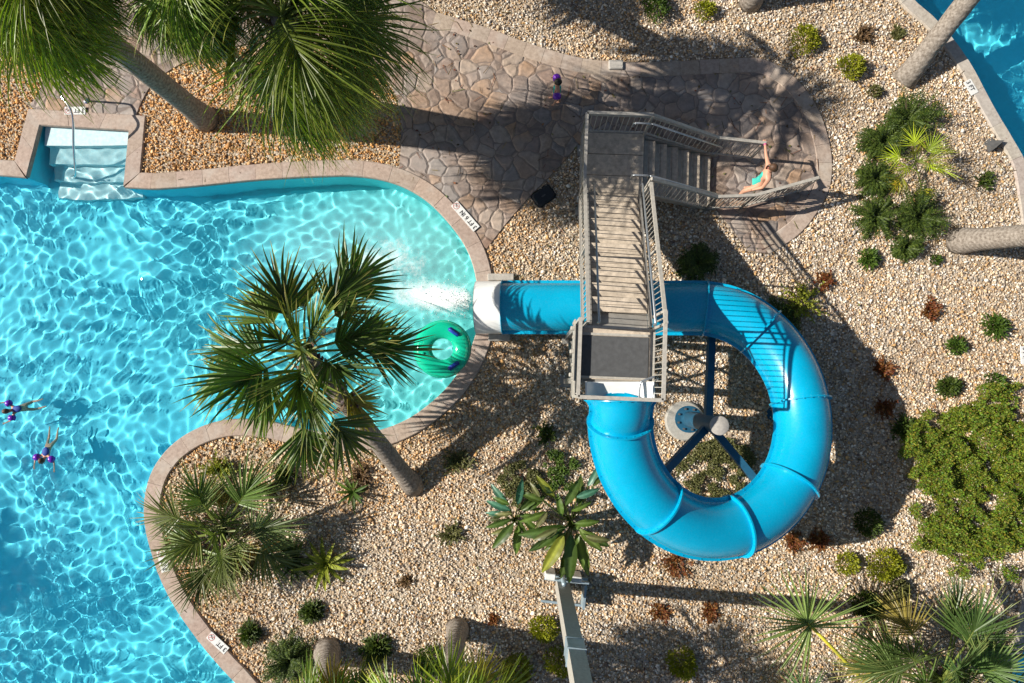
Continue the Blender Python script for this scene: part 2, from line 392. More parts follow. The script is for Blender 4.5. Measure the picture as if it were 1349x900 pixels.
def coping(name, line, w, top, lab, base, L=.62, side=1, seed=1, cat='coping'):
    """separate stones laid along a polyline, side=+1 to its left"""
    rg = random.Random(seed); mb = MB()
    acc = 0; start = 0; pts = [Vector((*p, 0)) for p in line]
    # resample with sharp corners kept
    runs = [[pts[0]]]
    for i in range(1, len(pts)):
        runs[-1].append(pts[i])
        if i < len(pts)-1:
            a = (pts[i]-pts[i-1]).normalized(); b = (pts[i+1]-pts[i]).normalized()
            if a.dot(b) < .75: runs.append([pts[i]])
    for ri, r in enumerate(runs):
        off = shrink([(p.x, p.y) for p in r], side*w)
        # mitre ends against neighbours
        def end_off(p, a, b):
            n1 = Vector((-a.y, a.x)); n2 = Vector((-b.y, b.x)); m = (n1+n2); m = m/max(m.length_squared, .3)*2
            return (p.x+m.x*side*w, p.y+m.y*side*w)
        if ri > 0:
            q = runs[ri-1]; off[0] = end_off(r[0], (q[-1]-q[-2]).normalized(), (r[1]-r[0]).normalized())
        if ri < len(runs)-1:
            q = runs[ri+1]; off[-1] = end_off(r[-1], (r[-1]-r[-2]).normalized(), (q[1]-q[0]).normalized())
        D = [0]
        for i in range(1, len(r)): D.append(D[-1]+(r[i]-r[i-1]).length)
        T = D[-1]; k = max(1, round(T/L))
        inn = shrink([(p.x, p.y) for p in r], -side*.025)
        def at(arr, d):
            d = max(0, min(T, d))
            for i in range(1, len(D)):
                if D[i] >= d-1e-9:
                    t = (d-D[i-1])/(D[i]-D[i-1]+1e-9); a, b = arr[i-1], arr[i]
                    return (a[0]+(b[0]-a[0])*t, a[1]+(b[1]-a[1])*t)
            return arr[-1]
        for s in range(k):
            d0 = T*s/k+.003; d1 = T*(s+1)/k-.003; m = 4
            h = top+rg.uniform(-.003, .003); q = rg.random()
            c = [x*k_ for x in base for k_ in ()] or [x*(.92+.14*q) for x in base]; c = (c[0]*(1+.06*rg.random()), c[1], c[2]*(1-.06*rg.random()))
            vs = []; 
            for j in range(m+1):
                d = d0+(d1-d0)*j/m; a = at(inn, d); b = at(off, d)
                def mixp(t): return (a[0]+(b[0]-a[0])*t, a[1]+(b[1]-a[1])*t)
                e = .004 if j in (0, m) else 0
                for t, z in ((0.02, -.05), (0, -.02), (0, h-.03), (.05, h-e), (.95, h-e), (1, h-.02), (1, -.03)):
                    vs.append((*mixp(t), z))
            fs = []
            for j in range(m):
                for t in range(6): fs.append((j*7+t, (j+1)*7+t, (j+1)*7+t+1, j*7+t+1) if side > 0 else (j*7+t, j*7+t+1, (j+1)*7+t+1, (j+1)*7+t))
            fs += [tuple(range(7)), tuple(m*7+t for t in reversed(range(7)))]
            mb.add(vs, fs, tuple(c))
    o = mb.build(name, MAT['coping'], colors=True, angle=40); tag(o, lab, cat, kind='structure'); return o
TAN = (.40, .325, .28); GRY = (.42, .385, .35)
coping('pool_coping', POOL_VIS, .36, .065, 'pinkish tan stone coping round the main pool edge', TAN, side=1)
coping('pool_coping', list(reversed(POOLR_VIS)), .26, .065, 'grey tan stone coping along the second pool', GRY, L=.9, side=-1 if False else 1, seed=5)
PE = PATH[:85]
coping('path_edging', PE, .34, .05, 'reddish edging stones along the upper flagstone path', (.40, .33, .28), L=.45, side=-1, seed=9, cat='path edging')

# polygons where no pebble may lie
def signed_area(p): return sum(p[i][0]*p[(i+1) % len(p)][1]-p[(i+1) % len(p)][0]*p[i][1] for i in range(len(p)))/2

# ------------------------------------------------------------------ pebbles (stuff)
def pebbles():
    rg = np.random.default_rng(11)
    x0, y0 = P2(-60, 940); x1, y1 = P2(1410, -40)
    N = 250000
    X = rg.uniform(x0, x1, N); Y = rg.uniform(y0, y1, N)
    ok = ~inside(POOL, X, Y) & ~inside(POOLR, X, Y) & ~inside(PATH, X, Y)
    X, Y = X[ok], Y[ok]
    ok = (dist_poly(POOL_VIS, X, Y, False) > .385) & (dist_poly(POOLR_VIS, X, Y, False) > .285) & (dist_poly(PATH, X, Y) > .03)
    X, Y = X[ok], Y[ok]; n = len(X)
    # icosahedron
    t = (1+5**.5)/2
    iv = np.array([(-1, t, 0), (1, t, 0), (-1, -t, 0), (1, -t, 0), (0, -1, t), (0, 1, t), (0, -1, -t), (0, 1, -t), (t, 0, -1), (t, 0, 1), (-t, 0, -1), (-t, 0, 1)], float)/np.sqrt(1+t*t)
    fi = np.array([(0, 11, 5), (0, 5, 1), (0, 1, 7), (0, 7, 10), (0, 10, 11), (1, 5, 9), (5, 11, 4), (11, 10, 2), (10, 7, 6), (7, 1, 8), (3, 9, 4), (3, 4, 2), (3, 2, 6), (3, 6, 8), (3, 8, 9), (4, 9, 5), (2, 4, 11), (6, 2, 10), (8, 6, 7), (9, 8, 1)])
    base = rg.lognormal(math.log(.0185), .32, n)
    sx = base*rg.uniform(.9, 1.4, n); sy = base*rg.uniform(.7, 1.05, n); sz = base*rg.uniform(.42, .7, n)
    th = rg.uniform(0, 2*math.pi, n); tl = rg.normal(0, .35, n)
    V = iv[None]*(1+rg.uniform(-.18, .18, (n, 12, 1)))
    V = V*np.stack([sx, sy, sz], -1)[:, None]
    c, s = np.cos(tl)[:, None], np.sin(tl)[:, None]
    V = np.stack([V[..., 0]*c+V[..., 2]*s, V[..., 1], -V[..., 0]*s+V[..., 2]*c], -1)
    c, s = np.cos(th)[:, None], np.sin(th)[:, None]
    V = np.stack([V[..., 0]*c-V[..., 1]*s, V[..., 0]*s+V[..., 1]*c, V[..., 2]], -1)
    V += np.stack([X, Y, base*.35+rg.uniform(0, .02, n)], -1)[:, None]
    pal = np.array([(.74, .63, .49), (.64, .47, .30), (.58, .36, .16), (.86, .80, .71), (.42, .26, .13), (.34, .31, .29), (.70, .51, .33), (.48, .40, .33), (.80, .67, .52), (.20, .15, .12)])
    # golden gravel in the planting bed by the steps and close to the pool edge
    gold = np.clip(1-dist_poly(POOL_VIS, X, Y, False)/2.4, 0, 1)*.75
    bl = (X < P2(530, 150)[0]) & (Y > P2(530, 260)[1]); gold = np.where(bl, 1., gold)
    gold = np.clip(gold+(vnoise(X, Y, 1.3, 3)-.5)*.5, 0, 1)
    w0 = np.array([.15, .14, .09, .17, .08, .08, .10, .09, .13, .06]); w1 = np.array([.08, .20, .30, .04, .18, .01, .12, .01, .05, .04])
    u = rg.random(n); Wt = w0[None]*(1-gold[:, None])+w1[None]*gold[:, None]; Wt /= Wt.sum(1, keepdims=True)
    k = (u[:, None] > np.cumsum(Wt, 1)).sum(1).clip(0, 9)
    col = pal[k]*rg.uniform(.8, 1.18, (n, 1)); yel = np.array([1.12, .74, .26]); col = col*(1-gold[:, None]*.6*(1-yel))
    col *= (.76+.22*vnoise(X, Y, .9, 8)+.22*vnoise(X, Y, 2.3, 9))[:, None]
    Fc = (fi[None]+(np.arange(n)*12)[:, None, None]).reshape(-1, 3)
    o = mesh('gravel', V.reshape(-1, 3), Fc, MAT['pebble'], col=np.repeat(col, 12, 0))
    o.data.polygons.foreach_set('use_smooth', np.ones(len(o.data.polygons), dtype=bool))
    tag(o, 'loose cream, tan and orange pebbles', 'gravel', kind='stuff')
pebbles()

# ------------------------------------------------------------------ water
def water(name, poly, rect, dx, seed, lab, amp=1., calm=None):
    rg = np.random.default_rng(seed); x0, y0, x1, y1 = rect
    nx = int((x1-x0)/dx); ny = int((y1-y0)/dx)
    xs = np.linspace(x0, x1, nx); ys = np.linspace(y0, y1, ny); X, Y = np.meshgrid(xs, ys)
    Z = np.zeros_like(X)
    wx = .5*np.sin(X*.55+1)+.4*np.sin(Y*.8+2)+.9*vnoise(X, Y, 1.6, 21); wy = .5*np.sin(Y*.6+X*.3)+.9*vnoise(X, Y, 1.4, 22)
    for i in range(84):
        lam = rg.uniform(.15, .46); th = rg.uniform(0, 2*math.pi); k = 2*math.pi/lam
        a = .0026*lam**1.55
        Z += a*np.sin(k*math.cos(th)*(X+wx*.3)+k*math.sin(th)*(Y+wy*.3)+rg.uniform(0, 6.28))
    Z *= amp*(.5+1.0*vnoise(X, Y, 1.7, 5)+.25*vnoise(X, Y, .7, 6))
    for i in range(16):
        lam = rg.uniform(.9, 2.4); th = rg.uniform(0, 2*math.pi); k = 2*math.pi/lam
        Z += .0019*lam**1.6*np.sin(k*math.cos(th)*(X+wx*.4)+k*math.sin(th)*(Y+wy*.4)+rg.uniform(0, 6.28))
    if calm is not None: Z *= calm(X, Y)
    keep = inside(poly, X, Y) | (dist_poly(poly, X, Y) < .1)
    idx = np.arange(nx*ny).reshape(ny, nx)
    kf = keep[:-1, :-1] | keep[1:, 1:] | keep[:-1, 1:] | keep[1:, :-1]
    Fq = np.stack([idx[:-1, :-1], idx[:-1, 1:], idx[1:, 1:], idx[1:, :-1]], -1)[kf]
    used = np.zeros(nx*ny, bool); used[Fq.ravel()] = True; rem = np.cumsum(used)-1
    V = np.stack([X.ravel(), Y.ravel(), Z.ravel()-.10], -1)[used]
    o = mesh(name, V, rem[Fq], MAT['water'], smooth=True); tag(o, lab, 'water', kind='structure')
    o.cycles.is_caustics_caster = True
    return o
xa, ya = P2(-349, 1062); xb, _ = P2(645, 400); _, yb = P2(100, 150)
sp = P2(600, 395)
water('pool_water', POOL, (xa, ya, xb, yb), .0135, 3, 'clear rippled turquoise water of the main pool',
      calm=lambda X, Y: .55+.45*np.clip((np.hypot(X-sp[0]+1.5, Y-sp[1]-1)-1.5)/2.5, 0, 1))
xa, ya = P2(1150, 995); xb, yb = P2(1500, -92)
water('pool_water', POOLR, (xa, ya, xb, yb), .018, 8, 'clear blue water of the second pool')
# foam and bubbles thrown by the slide
def foam():
    g = G('foam', .6, .3); g.col((.93, .97, .97))
    a = g.attr(); n = g.noise(2.3, 8, rough=.74); n2 = g.noise(15, 6, rough=.8)
    s = g.math('ADD', g.math('MULTIPLY', n.outputs[0], .62), g.math('MULTIPLY', n2.outputs[0], .38))
    sp_ = g.n('SeparateColor'); g.l(a, sp_.inputs[0])
    al = g.ramp(g.math('ADD', s, g.math('SUBTRACT', sp_.outputs[0], .5)), [(.40, (0,)*3), (.78, (.92,)*3)])
    al = g.math('ADD', al, g.math('MULTIPLY', sp_.outputs[0], .26)); al = g.math('MINIMUM', al, .96)
    g.l(al, g.b.inputs['Alpha'])
    x0, y0 = P2(230, 500); x1, y1 = P2(632, 225); dx = .08
    X, Y = np.meshgrid(np.arange(x0, x1, dx), np.arange(y0, y1, dx)); c = P2(590, 396); c2 = P2(500, 345)
    M = np.clip(.95-np.hypot((X-c[0])/1.7, (Y-c[1]-.12*np.clip(c[0]-X, 0, 3))/.55), 0, 1)*.70 + np.clip(1-np.hypot((X-c2[0])/3.6, (Y-c2[1])/1.75), 0, 1)*.56
    M = np.clip(M*np.clip(dist_poly(POOL_VIS, X, Y, False)/.25, .15, 1), 0, 1)
    keep = (M > .02) & inside(POOL, X, Y); ny, nx = X.shape; idx = np.arange(nx*ny).reshape(ny, nx)
    kf = keep[:-1, :-1] & keep[1:, 1:] & keep[:-1, 1:] & keep[1:, :-1]
    Fq = np.stack([idx[:-1, :-1], idx[:-1, 1:], idx[1:, 1:], idx[1:, :-1]], -1)[kf]
    V = np.stack([X.ravel(), Y.ravel(), np.full(X.size, -.062)], -1)
    o = mesh('foam', V, Fq, g.m, col=np.repeat(M.ravel()[:, None], 3, 1)); tag(o, 'white foam and bubbles below the slide exit', 'foam', kind='stuff')
foam()
def spray():
    rr = random.Random(21); mb = MB(); c = P(600, 398, 0)
    for _ in range(420):
        q = rr.expovariate(1/.38); x = c.x+.3-q*rr.uniform(.6, 1.6); y = c.y+rr.gauss(0, .16+.16*q); rad = rr.uniform(.004, .013)
        z = -.06+max(0, rr.gauss(.03, .06))
        mb.lathe([(rad*.1, -rad), (rad, -rad*.3), (rad, rad*.3), (rad*.1, rad)], 6, Matrix.Translation((x, y, z)))
    o = mb.build('spray', MAT['white'], smooth=True); tag(o, 'white droplets splashed up below the slide exit', 'spray', kind='stuff')
spray()

# pool steps
def steps():
    root = empty('pool_steps', P(112, 170, -.1), label='white plaster pool steps leading down from the flagstones', cat='steps')
    rows = [(166, 190, -.075), (190, 212, -.30), (212, 231, -.55), (231, 252, -.80)]
    inv = Matrix.Translation(-root.location)
    for a, b, z in rows:
        mb = MB(); xl0, xr0 = P(57, a).x, P(171, a).x; y0, y1 = P(110, a).y, P(110, b).y
        curve = [(xl0+(xr0-xl0)*t, y1-.05*math.sin(math.pi*t)*(1 if z < -.4 else .25)) for t in np.linspace(0, 1, 13)]
        top = [Vector((xl0, y0+.03, z)), Vector((xr0, y0+.03, z))]
        vs = [Vector((xr0, y0+.03, z)), Vector((xl0, y0+.03, z))]+[Vector((x, y, z)) for x, y in curve]
        n = len(vs); vs2 = [Vector((p.x, p.y, -1.04)) for p in vs]
        mb.add([inv @ p for p in vs+vs2], [tuple(range(n))]+[(i, n+i, n+(i+1) % n, (i+1) % n) for i in range(n)])
        o = mb.build('step', MAT['step'], root); o.cycles.is_caustics_receiver = True
steps()

# pool handrail
rt = empty('pool_handrail', P(115, 134), label='curved chrome handrail over the white pool steps', cat='handrail')
inv = -rt.location
def rel(p): return Vector(p)+inv
hp = [P(115, 134, .02), P(115, 134, .5)]
b0 = P(115, 134, 0)
hp = [Vector((b0.x, b0.y, .03)), Vector((b0.x, b0.y, .72)), Vector((b0.x+.0, b0.y-.08, .86)), Vector((b0.x+.01, b0.y-.25, .90)), P(95, 150, .82), P(97, 195, .4), P(100, 232, -.15), P(100, 236, -.7)]
mb = MB(); mb.tube([rel(p) for p in catmull([tuple(p) for p in hp], 6)], .024, 10); mb.build('rail', MAT['chrome'], rt, smooth=True)
mb = MB(); mb.lathe([(.07, .0), (.07, .012), (.04, .03), (.026, .035)], 16, Matrix.Translation((0, 0, .035))); mb.build('flange', MAT['chrome'], rt)
# ------------------------------------------------------------------ depth markers
def text_mesh(body, size):
    cu = bpy.data.curves.new('t', 'FONT'); cu.body = body; cu.size = size; cu.align_x = 'LEFT'; cu.align_y = 'CENTER'; cu.extrude = .0008; cu.offset = size*.02
    o = bpy.data.objects.new('t', cu); C.objects.link(o); bpy.context.view_layer.update()
    me = bpy.data.meshes.new_from_object(o); bpy.data.objects.remove(o); return me
def marker(px, py, ang, body, label, w=.44, sym=True, z=.066):
    p = P(px, py, z); r = empty('depth_marker', p, R(ang), label=label, cat='depth marker', group='depth markers along the pool coping')
    mb = MB(); n = max(2, round(w/.15)); 
    for k in range(n): mb.box((-w/2+w*(k+.5)/n, 0, .003), (w/n-.004, .19, .01), bev=.002)
    mb.build('tile', MAT['tile'], r)
    me = text_mesh(body, .135); me.materials.clear(); me.materials.append(MAT['ink'])
    t = bpy.data.objects.new('lettering', me); C.objects.link(t); t.parent = r; t.location = (-w/2+.025, 0, .010)
    if sym:
        mb = MB(); cx = w/2-.085; M = Matrix.Translation((cx, 0, .0105))
        mb.add([(M @ Vector((rr*math.cos(a), rr*math.sin(a), 0))) for rr in (.062, .075) for a in [2*math.pi*i/24 for i in range(24)]], [(i, (i+1) % 24, 24+(i+1) % 24, 24+i) for i in range(24)])
        mb.bar((cx-.045, -.045, .0105), (cx+.045, .045, .0105), .012, .001)
        mb.build('no_diving_symbol', MAT['red'], r)
        mb = MB(); mb.bar((cx-.04, .012, .0085), (cx+.02, -.015, .0085), .018, .003); mb.lathe([(.013, 0), (.013, .001)], 10, Matrix.Translation((cx+.035, -.02, .0098)))
        mb.bar((cx-.045, -.03, .0085), (cx+.045, -.04, .0085), .008, .003)
        mb.build('diver_figure', MAT['ink'], r)
marker(613, 285, 131, '3 FT 6 IN', 'white depth marker reading 3 FT 6 IN beside the flagstone path', .80)
marker(287, 847, 139, '3 FT', 'white depth marker reading 3 FT on the coping below the fan shrub', .54)
marker(99, 146, 180, '3 FT', 'white depth marker reading 3 FT at the pool steps', .50, z=.067)
marker(1279, 115, -62, '3 FT', 'weathered depth marker on gravel edge beside the second pool trunk', .36, sym=False)
marker(215, 739, 106, '3 FT', 'faded depth marker on the coping beneath the palmetto fronds', .5)
marker(1350, 468, 270, '3 FT', 'depth marker on the coping at the right border', .4, sym=False)

# ------------------------------------------------------------------ water slide
XL = P(816, 590, 3.1).x; XR = P(1055, 560, 1.5).x; YB = P(930, 697, 2.35).y; YT = P(890, 406, .95).y
RX, RY = (XR-XL)/2, (YT-YB)/2; ccx, ccy = (XL+XR)/2, (YT+YB)/2
raw = []
ys0 = P(815, 527, 3.40).y
for y in np.linspace(ys0, ccy+.02, 8)[:-1]: raw.append((XL, y, 3.40-max(0, ys0-y-.35)*.3, None))
for a in np.linspace(180, 450, 100): raw.append((ccx+RX*math.cos(R(a)), ccy+RY*math.sin(R(a)), float(np.interp(a, [180, 225, 270, 315, 360, 405, 450], [3.20, 2.80, 2.38, 1.97, 1.58, 1.24, .98])), a))
xe = P(663, 405, .68).x; xw = P(627.5, 405, .62).x; ye = P(663, 405, .68).y
for t in np.linspace(0, 1, 34)[1:]: raw.append((ccx+(xw-ccx)*t, YT+(ye-YT)*min(1, t*1.3), .98-.34*t**.8, None))
SP = [Vector(p[:3]) for p in raw]; A = [p[3] for p in raw]
for _ in range(3): SP = [SP[0]]+[(SP[i-1]+2*SP[i]+SP[i+1])/4 for i in range(1, len(SP)-1)]+[SP[-1]]
def near_a(a): return min((i for i in range(len(A)) if A[i] is not None), key=lambda i: abs(A[i]-a))
def near_x(x): return min((i for i in range(len(A)) if i > near_a(449)), key=lambda i: abs(SP[i].x-x))
cuts = [0, near_a(184), near_a(232), near_a(280), near_a(321), near_a(366), near_a(408), near_a(444), near_x(P(822, 405, .8).x), near_x(xe), len(SP)-1]
slide = empty('water_slide', P(905, 552), label='bright blue spiral tube water slide ending in the main pool', cat='water slide')
SO = Vector(slide.location)
def frame(i):
    t = (SP[min(i+1, len(SP)-1)]-SP[max(i-1, 0)]).normalized(); u = t.cross(Vector((0, 0, 1))).normalized(); w = u.cross(t); return t, u, w
RO, RI = .525, .50
def shell(i0, i1, ro=RO, ri=RI, flare=None, fl=True, lift=0):
    mb = MB(); n = 44; fr = [(SP[i]-SO,)+frame(i) for i in range(i0, i1+1)]; m = len(fr)
    for r0, inv_ in ((ro, False), (ri, True)):
        vs = []; 
        for k, (p, t, u, w) in enumerate(fr):
            s = flare(k/(m-1)) if flare else 1
            for j in range(n):
                a = 2*math.pi*j/n; vs.append(p+(u*math.cos(a)+w*math.sin(a))*r0*s+Vector((0, 0, lift)))
        fs = []
        for k in range(m-1):
            for j in range(n):
                q = (k*n+j, k*n+(j+1) % n, (k+1)*n+(j+1) % n, (k+1)*n+j); fs.append(q if not inv_ else q[::-1])
        mb.add(vs, fs)
    # end rims
    for k in (0, m-1):
        p, t, u, w = fr[k]; s = flare(k/(m-1)) if flare else 1
        vs = []; rr = ro+.075 if fl else ro
        for dt in ((0, .016) if k == 0 else (-.016, 0)):
            for r_ in (ri, rr):
                for j in range(n):
                    a = 2*math.pi*j/n; vs.append(p+t*dt+(u*math.cos(a)+w*math.sin(a))*r_*s+Vector((0, 0, lift)))
        fs = []
        for j in range(n):
            j2 = (j+1) % n
            for a, b in ((0, 1), (1, 3), (3, 2), (2, 0)): fs.append((a*n+j, a*n+j2, b*n+j2, b*n+j))
        mb.add(vs, fs)
        if fl:
            for j in range(0, 24):
                a = 2*math.pi*j/24; c = p+(u*math.cos(a)+w*math.sin(a))*(ro+.045)*s
                d = t*(.028 if k == 0 else -.028); mb.tube([c, c+d], .009, 6)
    if fl:
        for sgn in (-1, 1):
            vs = []; fs = []
            for k, (p, t, u, w) in enumerate(fr):
                s = flare(k/(m-1)) if flare else 1
                a = p+u*sgn*(ro*s-.01); b = p+u*sgn*(ro*s+.062)
                for q in (a, b):
                    vs += [q+w*.014, q-w*.014]
            for k in range(m-1):
                b0 = k*4; b1 = b0+4
                for x, y in ((0, 2), (2, 3), (3, 1), (1, 0)): fs.append((b0+x, b0+y, b1+y, b1+x))
            fs += [(0, 1, 3, 2), ((m-1)*4, (m-1)*4+2, (m-1)*4+3, (m-1)*4+1)]
            mb.add(vs, fs)
            for k in range(2, m-1, 3):
                p, t, u, w = fr[k]; c = p+u*sgn*(ro+.035); mb.tube([c-w*.025, c+w*.028], .009, 6)
    return mb
for c in range(len(cuts)-1):
    if c == len(cuts)-2:
        shell(cuts[c], cuts[c+1], .575, .545, fl=False, lift=.0).build('slide_exit', MAT['white'], slide, angle=35)
    else:
        fl = (lambda t: 1.10-.10*min(1, t*2.2)-.04*min(1,t*3)+.04*max(0,t*4-3)) if c == 0 else None
        shell(cuts[c], cuts[c+1], flare=fl).build('tube_section', MAT['slide'], slide, angle=35)
# support column, arms, footing
def relS(p): return Vector(p)-SO
mb = MB(); mb.lathe([(.44, 0), (.44, .10), (.41, .13)], 32, Matrix.Translation((-.07, -.04, 0))); mb.build('footing', MAT['pole'], slide, angle=40)
mb = MB(); mb.lathe([(.30, .13), (.30, .155), (.17, .156), (.165, 2.55), (.0, 2.56)], 28, cap=False); mb.build('support_column', MAT['slide_dark'], slide, angle=40)
mb = MB(); mb.lathe([(.18, 2.53), (.18, 2.57), (.16, 2.585)], 28); mb.build('column_cap', MAT['concrete'], slide, angle=40)
for k in range(8):
    mb = MB(); mb.lathe([(.025, .155), (.025, .20)], 6, Matrix.Translation((.24*math.cos(k*.785+.3), .24*math.sin(k*.785+.3), 0))); mb.build('anchor_bolt', MAT['mat_dark'], slide)
for (z0, ang, z1) in ((1.75, 437, .95), (1.9, 222, 2.62), (1.75, 309, 1.75), (2.2, 160, 2.9)):
    if ang == 160: continue
    i = near_a(ang); p = SP[i]-SO; t, u, w = frame(i)
    end = p-w*.45; inner = p-Vector((p.x, p.y, 0)).normalized()*.52; inner.z = p.z-.22
    mb = MB(); mb.bar((0, 0, z0), inner, .14, .18); mb.bar(inner, end+Vector((0, 0, -.1)), .12, .12)
    mb.build('support_arm', MAT['slide_dark'], slide)
# a leg under the far loop and one under the straight
for a in (357, 405):
    i = near_a(a); p = SP[i]-SO
    mb = MB(); mb.lathe([(.16, 0), (.16, .03), (.075, .031), (.075, p.z-RO+.02)], 16, Matrix.Translation((p.x, p.y, 0))); mb.build('support_leg', MAT['slide_dark'], slide, angle=40)
for (px, py, w_, l_) in ((660, 366, .6, .16), (658, 445, .5, .16)):
    p = P(px, py, 0)-SO; mb = MB(); mb.box((p.x, p.y, .06), (w_, l_, .14), bev=.015); mb.build('footing', MAT['concrete'], slide)
# white entry tub: flat floor with raised curved sides
def tub():
    e = SP[0]-SO; mb = MB(); yA = P(815, 503, 3.05).y-SO.y; yB = ys0-SO.y+.03; n = 20; rows = []
    for k in range(9):
        t = k/8; y = yA+(yB-yA)*t; hw = .60+.0*t; row = []
        for j in range(n+1):
            s = -1+2*j/n; x = s*hw; flat = 3.03-.03*t
            z = flat+.05+.40*max(0, abs(s)-.62)**1.6*(1+.5*t)*1.7 - .10*t*(1-s*s)
            row.append(Vector((e.x+x, y, z)))
        rows.append(row)
    vs = [p for r in rows for p in r]; m = n+1
    b = len(vs); vs += [p-Vector((0, 0, .03)) for p in vs]
    fs = [(k*m+j, (k+1)*m+j, (k+1)*m+j+1, k*m+j+1) for k in range(8) for j in range(n)]
    fs += [tuple(b+i for i in reversed(q)) for q in fs]
    mb.add(vs, fs)
    for s in (0, n): mb.tube([rows[k][s] for k in range(9)], .02, 8)
    mb.build('slide_entry', MAT['white'], slide, smooth=True)
tub()

# ------------------------------------------------------------------ stair tower
YAW = R(-2.3); TO = Vector((1.755, 1.04+.02, 0))
tower = empty('stair_tower', TO, YAW, label='tan steel stair tower with two flights beside the blue slide', cat='stair tower')
DZ = 3.0; LZ = 1.2
def guard(mb, a, b, h=1.05, sp=.105, w=.05, endpost=True, low=.10):
    a, b = Vector(a), Vector(b); u = Vector((0, 0, 1)); L = (Vector((b.x, b.y))-Vector((a.x, a.y))).length
    mb.bar(a+u*h, b+u*h, w+.012, .045); mb.bar(a+u*low, b+u*low, .03, .04); mb.bar(a+u*(h-.12), b+u*(h-.12), .02, .03)
    n = max(2, round(L/sp))
    for k in range(1, n):
        p = a+(b-a)*k/n; mb.bar(p+u*low, p+u*(h-.12), .014)
    m = max(1, round(L/1.3))
    for k in range(m+1):
        if not endpost and k in (0, m): continue
        p = a+(b-a)*k/m; mb.bar(p-u*.12, p+u*h, .045)
def hrail(mb, a, b, off, h=.90, ext=0):
    a, b = Vector(a)+Vector(off), Vector(b)+Vector(off); u = Vector((0, 0, 1)); d = (b-a).normalized()
    pts = [a+u*(h-.18), a+u*(h-.03), a+u*h+d*.04, b+u*h-d*.04, b+u*(h-.03), b+u*(h-.18)]
    mb.tube(pts, .021, 8)
    for k in range(1, 4):
        p = a+(b-a)*k/4; mb.tube([p+u*(h-.01), p+u*(h-.07), p+u*(h-.07)-Vector(off).normalized()*(-.0)], .009, 6)
SXL, SXR = -.54, .56; NT = 10; RUN = 2.92/NT; RISE = (DZ-LZ)/NT
for k in range(1, NT):
    y = 2.92-RUN*k; z = LZ+RISE*k
    mb = MB()
    for q in (0, 1): mb.box(((SXL+SXR)/2, y+RUN*(.26+.49*q)-.0, z-.02), (SXR-SXL-.06, RUN*.475, .042), bev=.006)
    mb.build('tread', MAT['tread'], tower)
mb = MB(); mb.bar(((SXL+SXR)/2, 2.90, LZ-.10), ((SXL+SXR)/2, .02, DZ-.10), SXR-SXL-.06, .02); mb.build('soffit', MAT['stringer'], tower)
for s in (SXL, SXR):
    mb = MB(); mb.bar((s, 2.98, LZ-.02), (s, 0, DZ-.02), .04, .34); mb.build('stringer', MAT['stringer'], tower)
def boards(x0, x1, y0, y1, z, n, along='x'):
    mb = MB(); w = (y1-y0)/n
    for k in range(n): mb.box(((x0+x1)/2, y0+w*(k+.5), z-.02), (x1-x0, w-.012, .04), bev=.005)
    return mb
LX0, LX1, LY0, LY1 = -.56, .64, 2.94, 4.32
boards(LX0, LX1, LY0, LY1, LZ, 3).build('landing', MAT['tread'], tower)
mb = MB()
for a, b in (((LX0, LY0), (LX1, LY0)), ((LX0, LY1), (LX1, LY1)), ((LX0, LY0), (LX0, LY1)), ((LX1, LY0), (LX1, LY1))): mb.bar((*a, LZ-.14), (*b, LZ-.14), .06, .18)
mb.build('landing_frame', MAT['stringer'], tower)
mb = MB(); mb.box(((LX0+LX1)/2, (LY0+LY1)/2, LZ-.06), (LX1-LX0-.1, LY1-LY0-.1, .02)); mb.build('soffit', MAT['stringer'], tower)
DX0, DX1, DY0 = -.80, .62, -1.28
mb = MB(); mb.box(((DX0+DX1)/2, -.48, DZ-.02), (DX1-DX0-.02, .96, .04)); mb.build('deck', MAT['tread'], tower)
mb = MB(); mb.box(((DX0+DX1)/2-.02, -.535, DZ+.008), (DX1-DX0-.12, .74, .014), bev=.004); mb.build('rubber_mat', MAT['mat_dark'], tower)
for y_, w_ in ((-.005, .05), (-.135, .045), (-.925, .04)):
    mb = MB(); mb.box(((DX0+DX1)/2-.01, y_, DZ+.006), (DX1-DX0-.13, w_, .045)); mb.build('nosing', MAT['rail'], tower)
mb = MB()
for a, b in (((DX0, 0), (DX1, 0)), ((DX0, -.98), (DX1, -.98)), ((DX0, .0), (DX0, DY0)), ((DX1, 0), (DX1, DY0)), ((DX0, DY0), (DX1, DY0))): mb.bar((*a, DZ-.15), (*b, DZ-.15), .07, .2)
mb.build('deck_frame', MAT['stringer'], tower)
for x, y, z in ((DX0+.03, -.02, DZ), (DX1-.03, -.02, DZ), (DX0+.03, -1.0, DZ), (DX1-.03, -1.0, DZ), (LX0, LY0, LZ), (LX1, LY0, LZ), (LX0, LY1, LZ), (LX1, LY1, LZ)):
    mb = MB(); mb.bar((x, y, 0), (x, y, z-.06), .11); mb.box((x, y, .02), (.26, .26, .03)); mb.build('post', MAT['stringer'], tower)
for (a, b) in (((DX0+.03, -.02), (DX0+.03, -1.0)), ((DX1-.03, -.02), (DX1-.03, -1.0)), ((DX0+.03, -1.0), (DX1-.03, -1.0))):
    mb = MB(); mb.bar((*a, .5), (*b, 2.6), .05); mb.bar((*b, .5), (*a, 2.6), .05); mb.build('cross_brace', MAT['stringer'], tower)
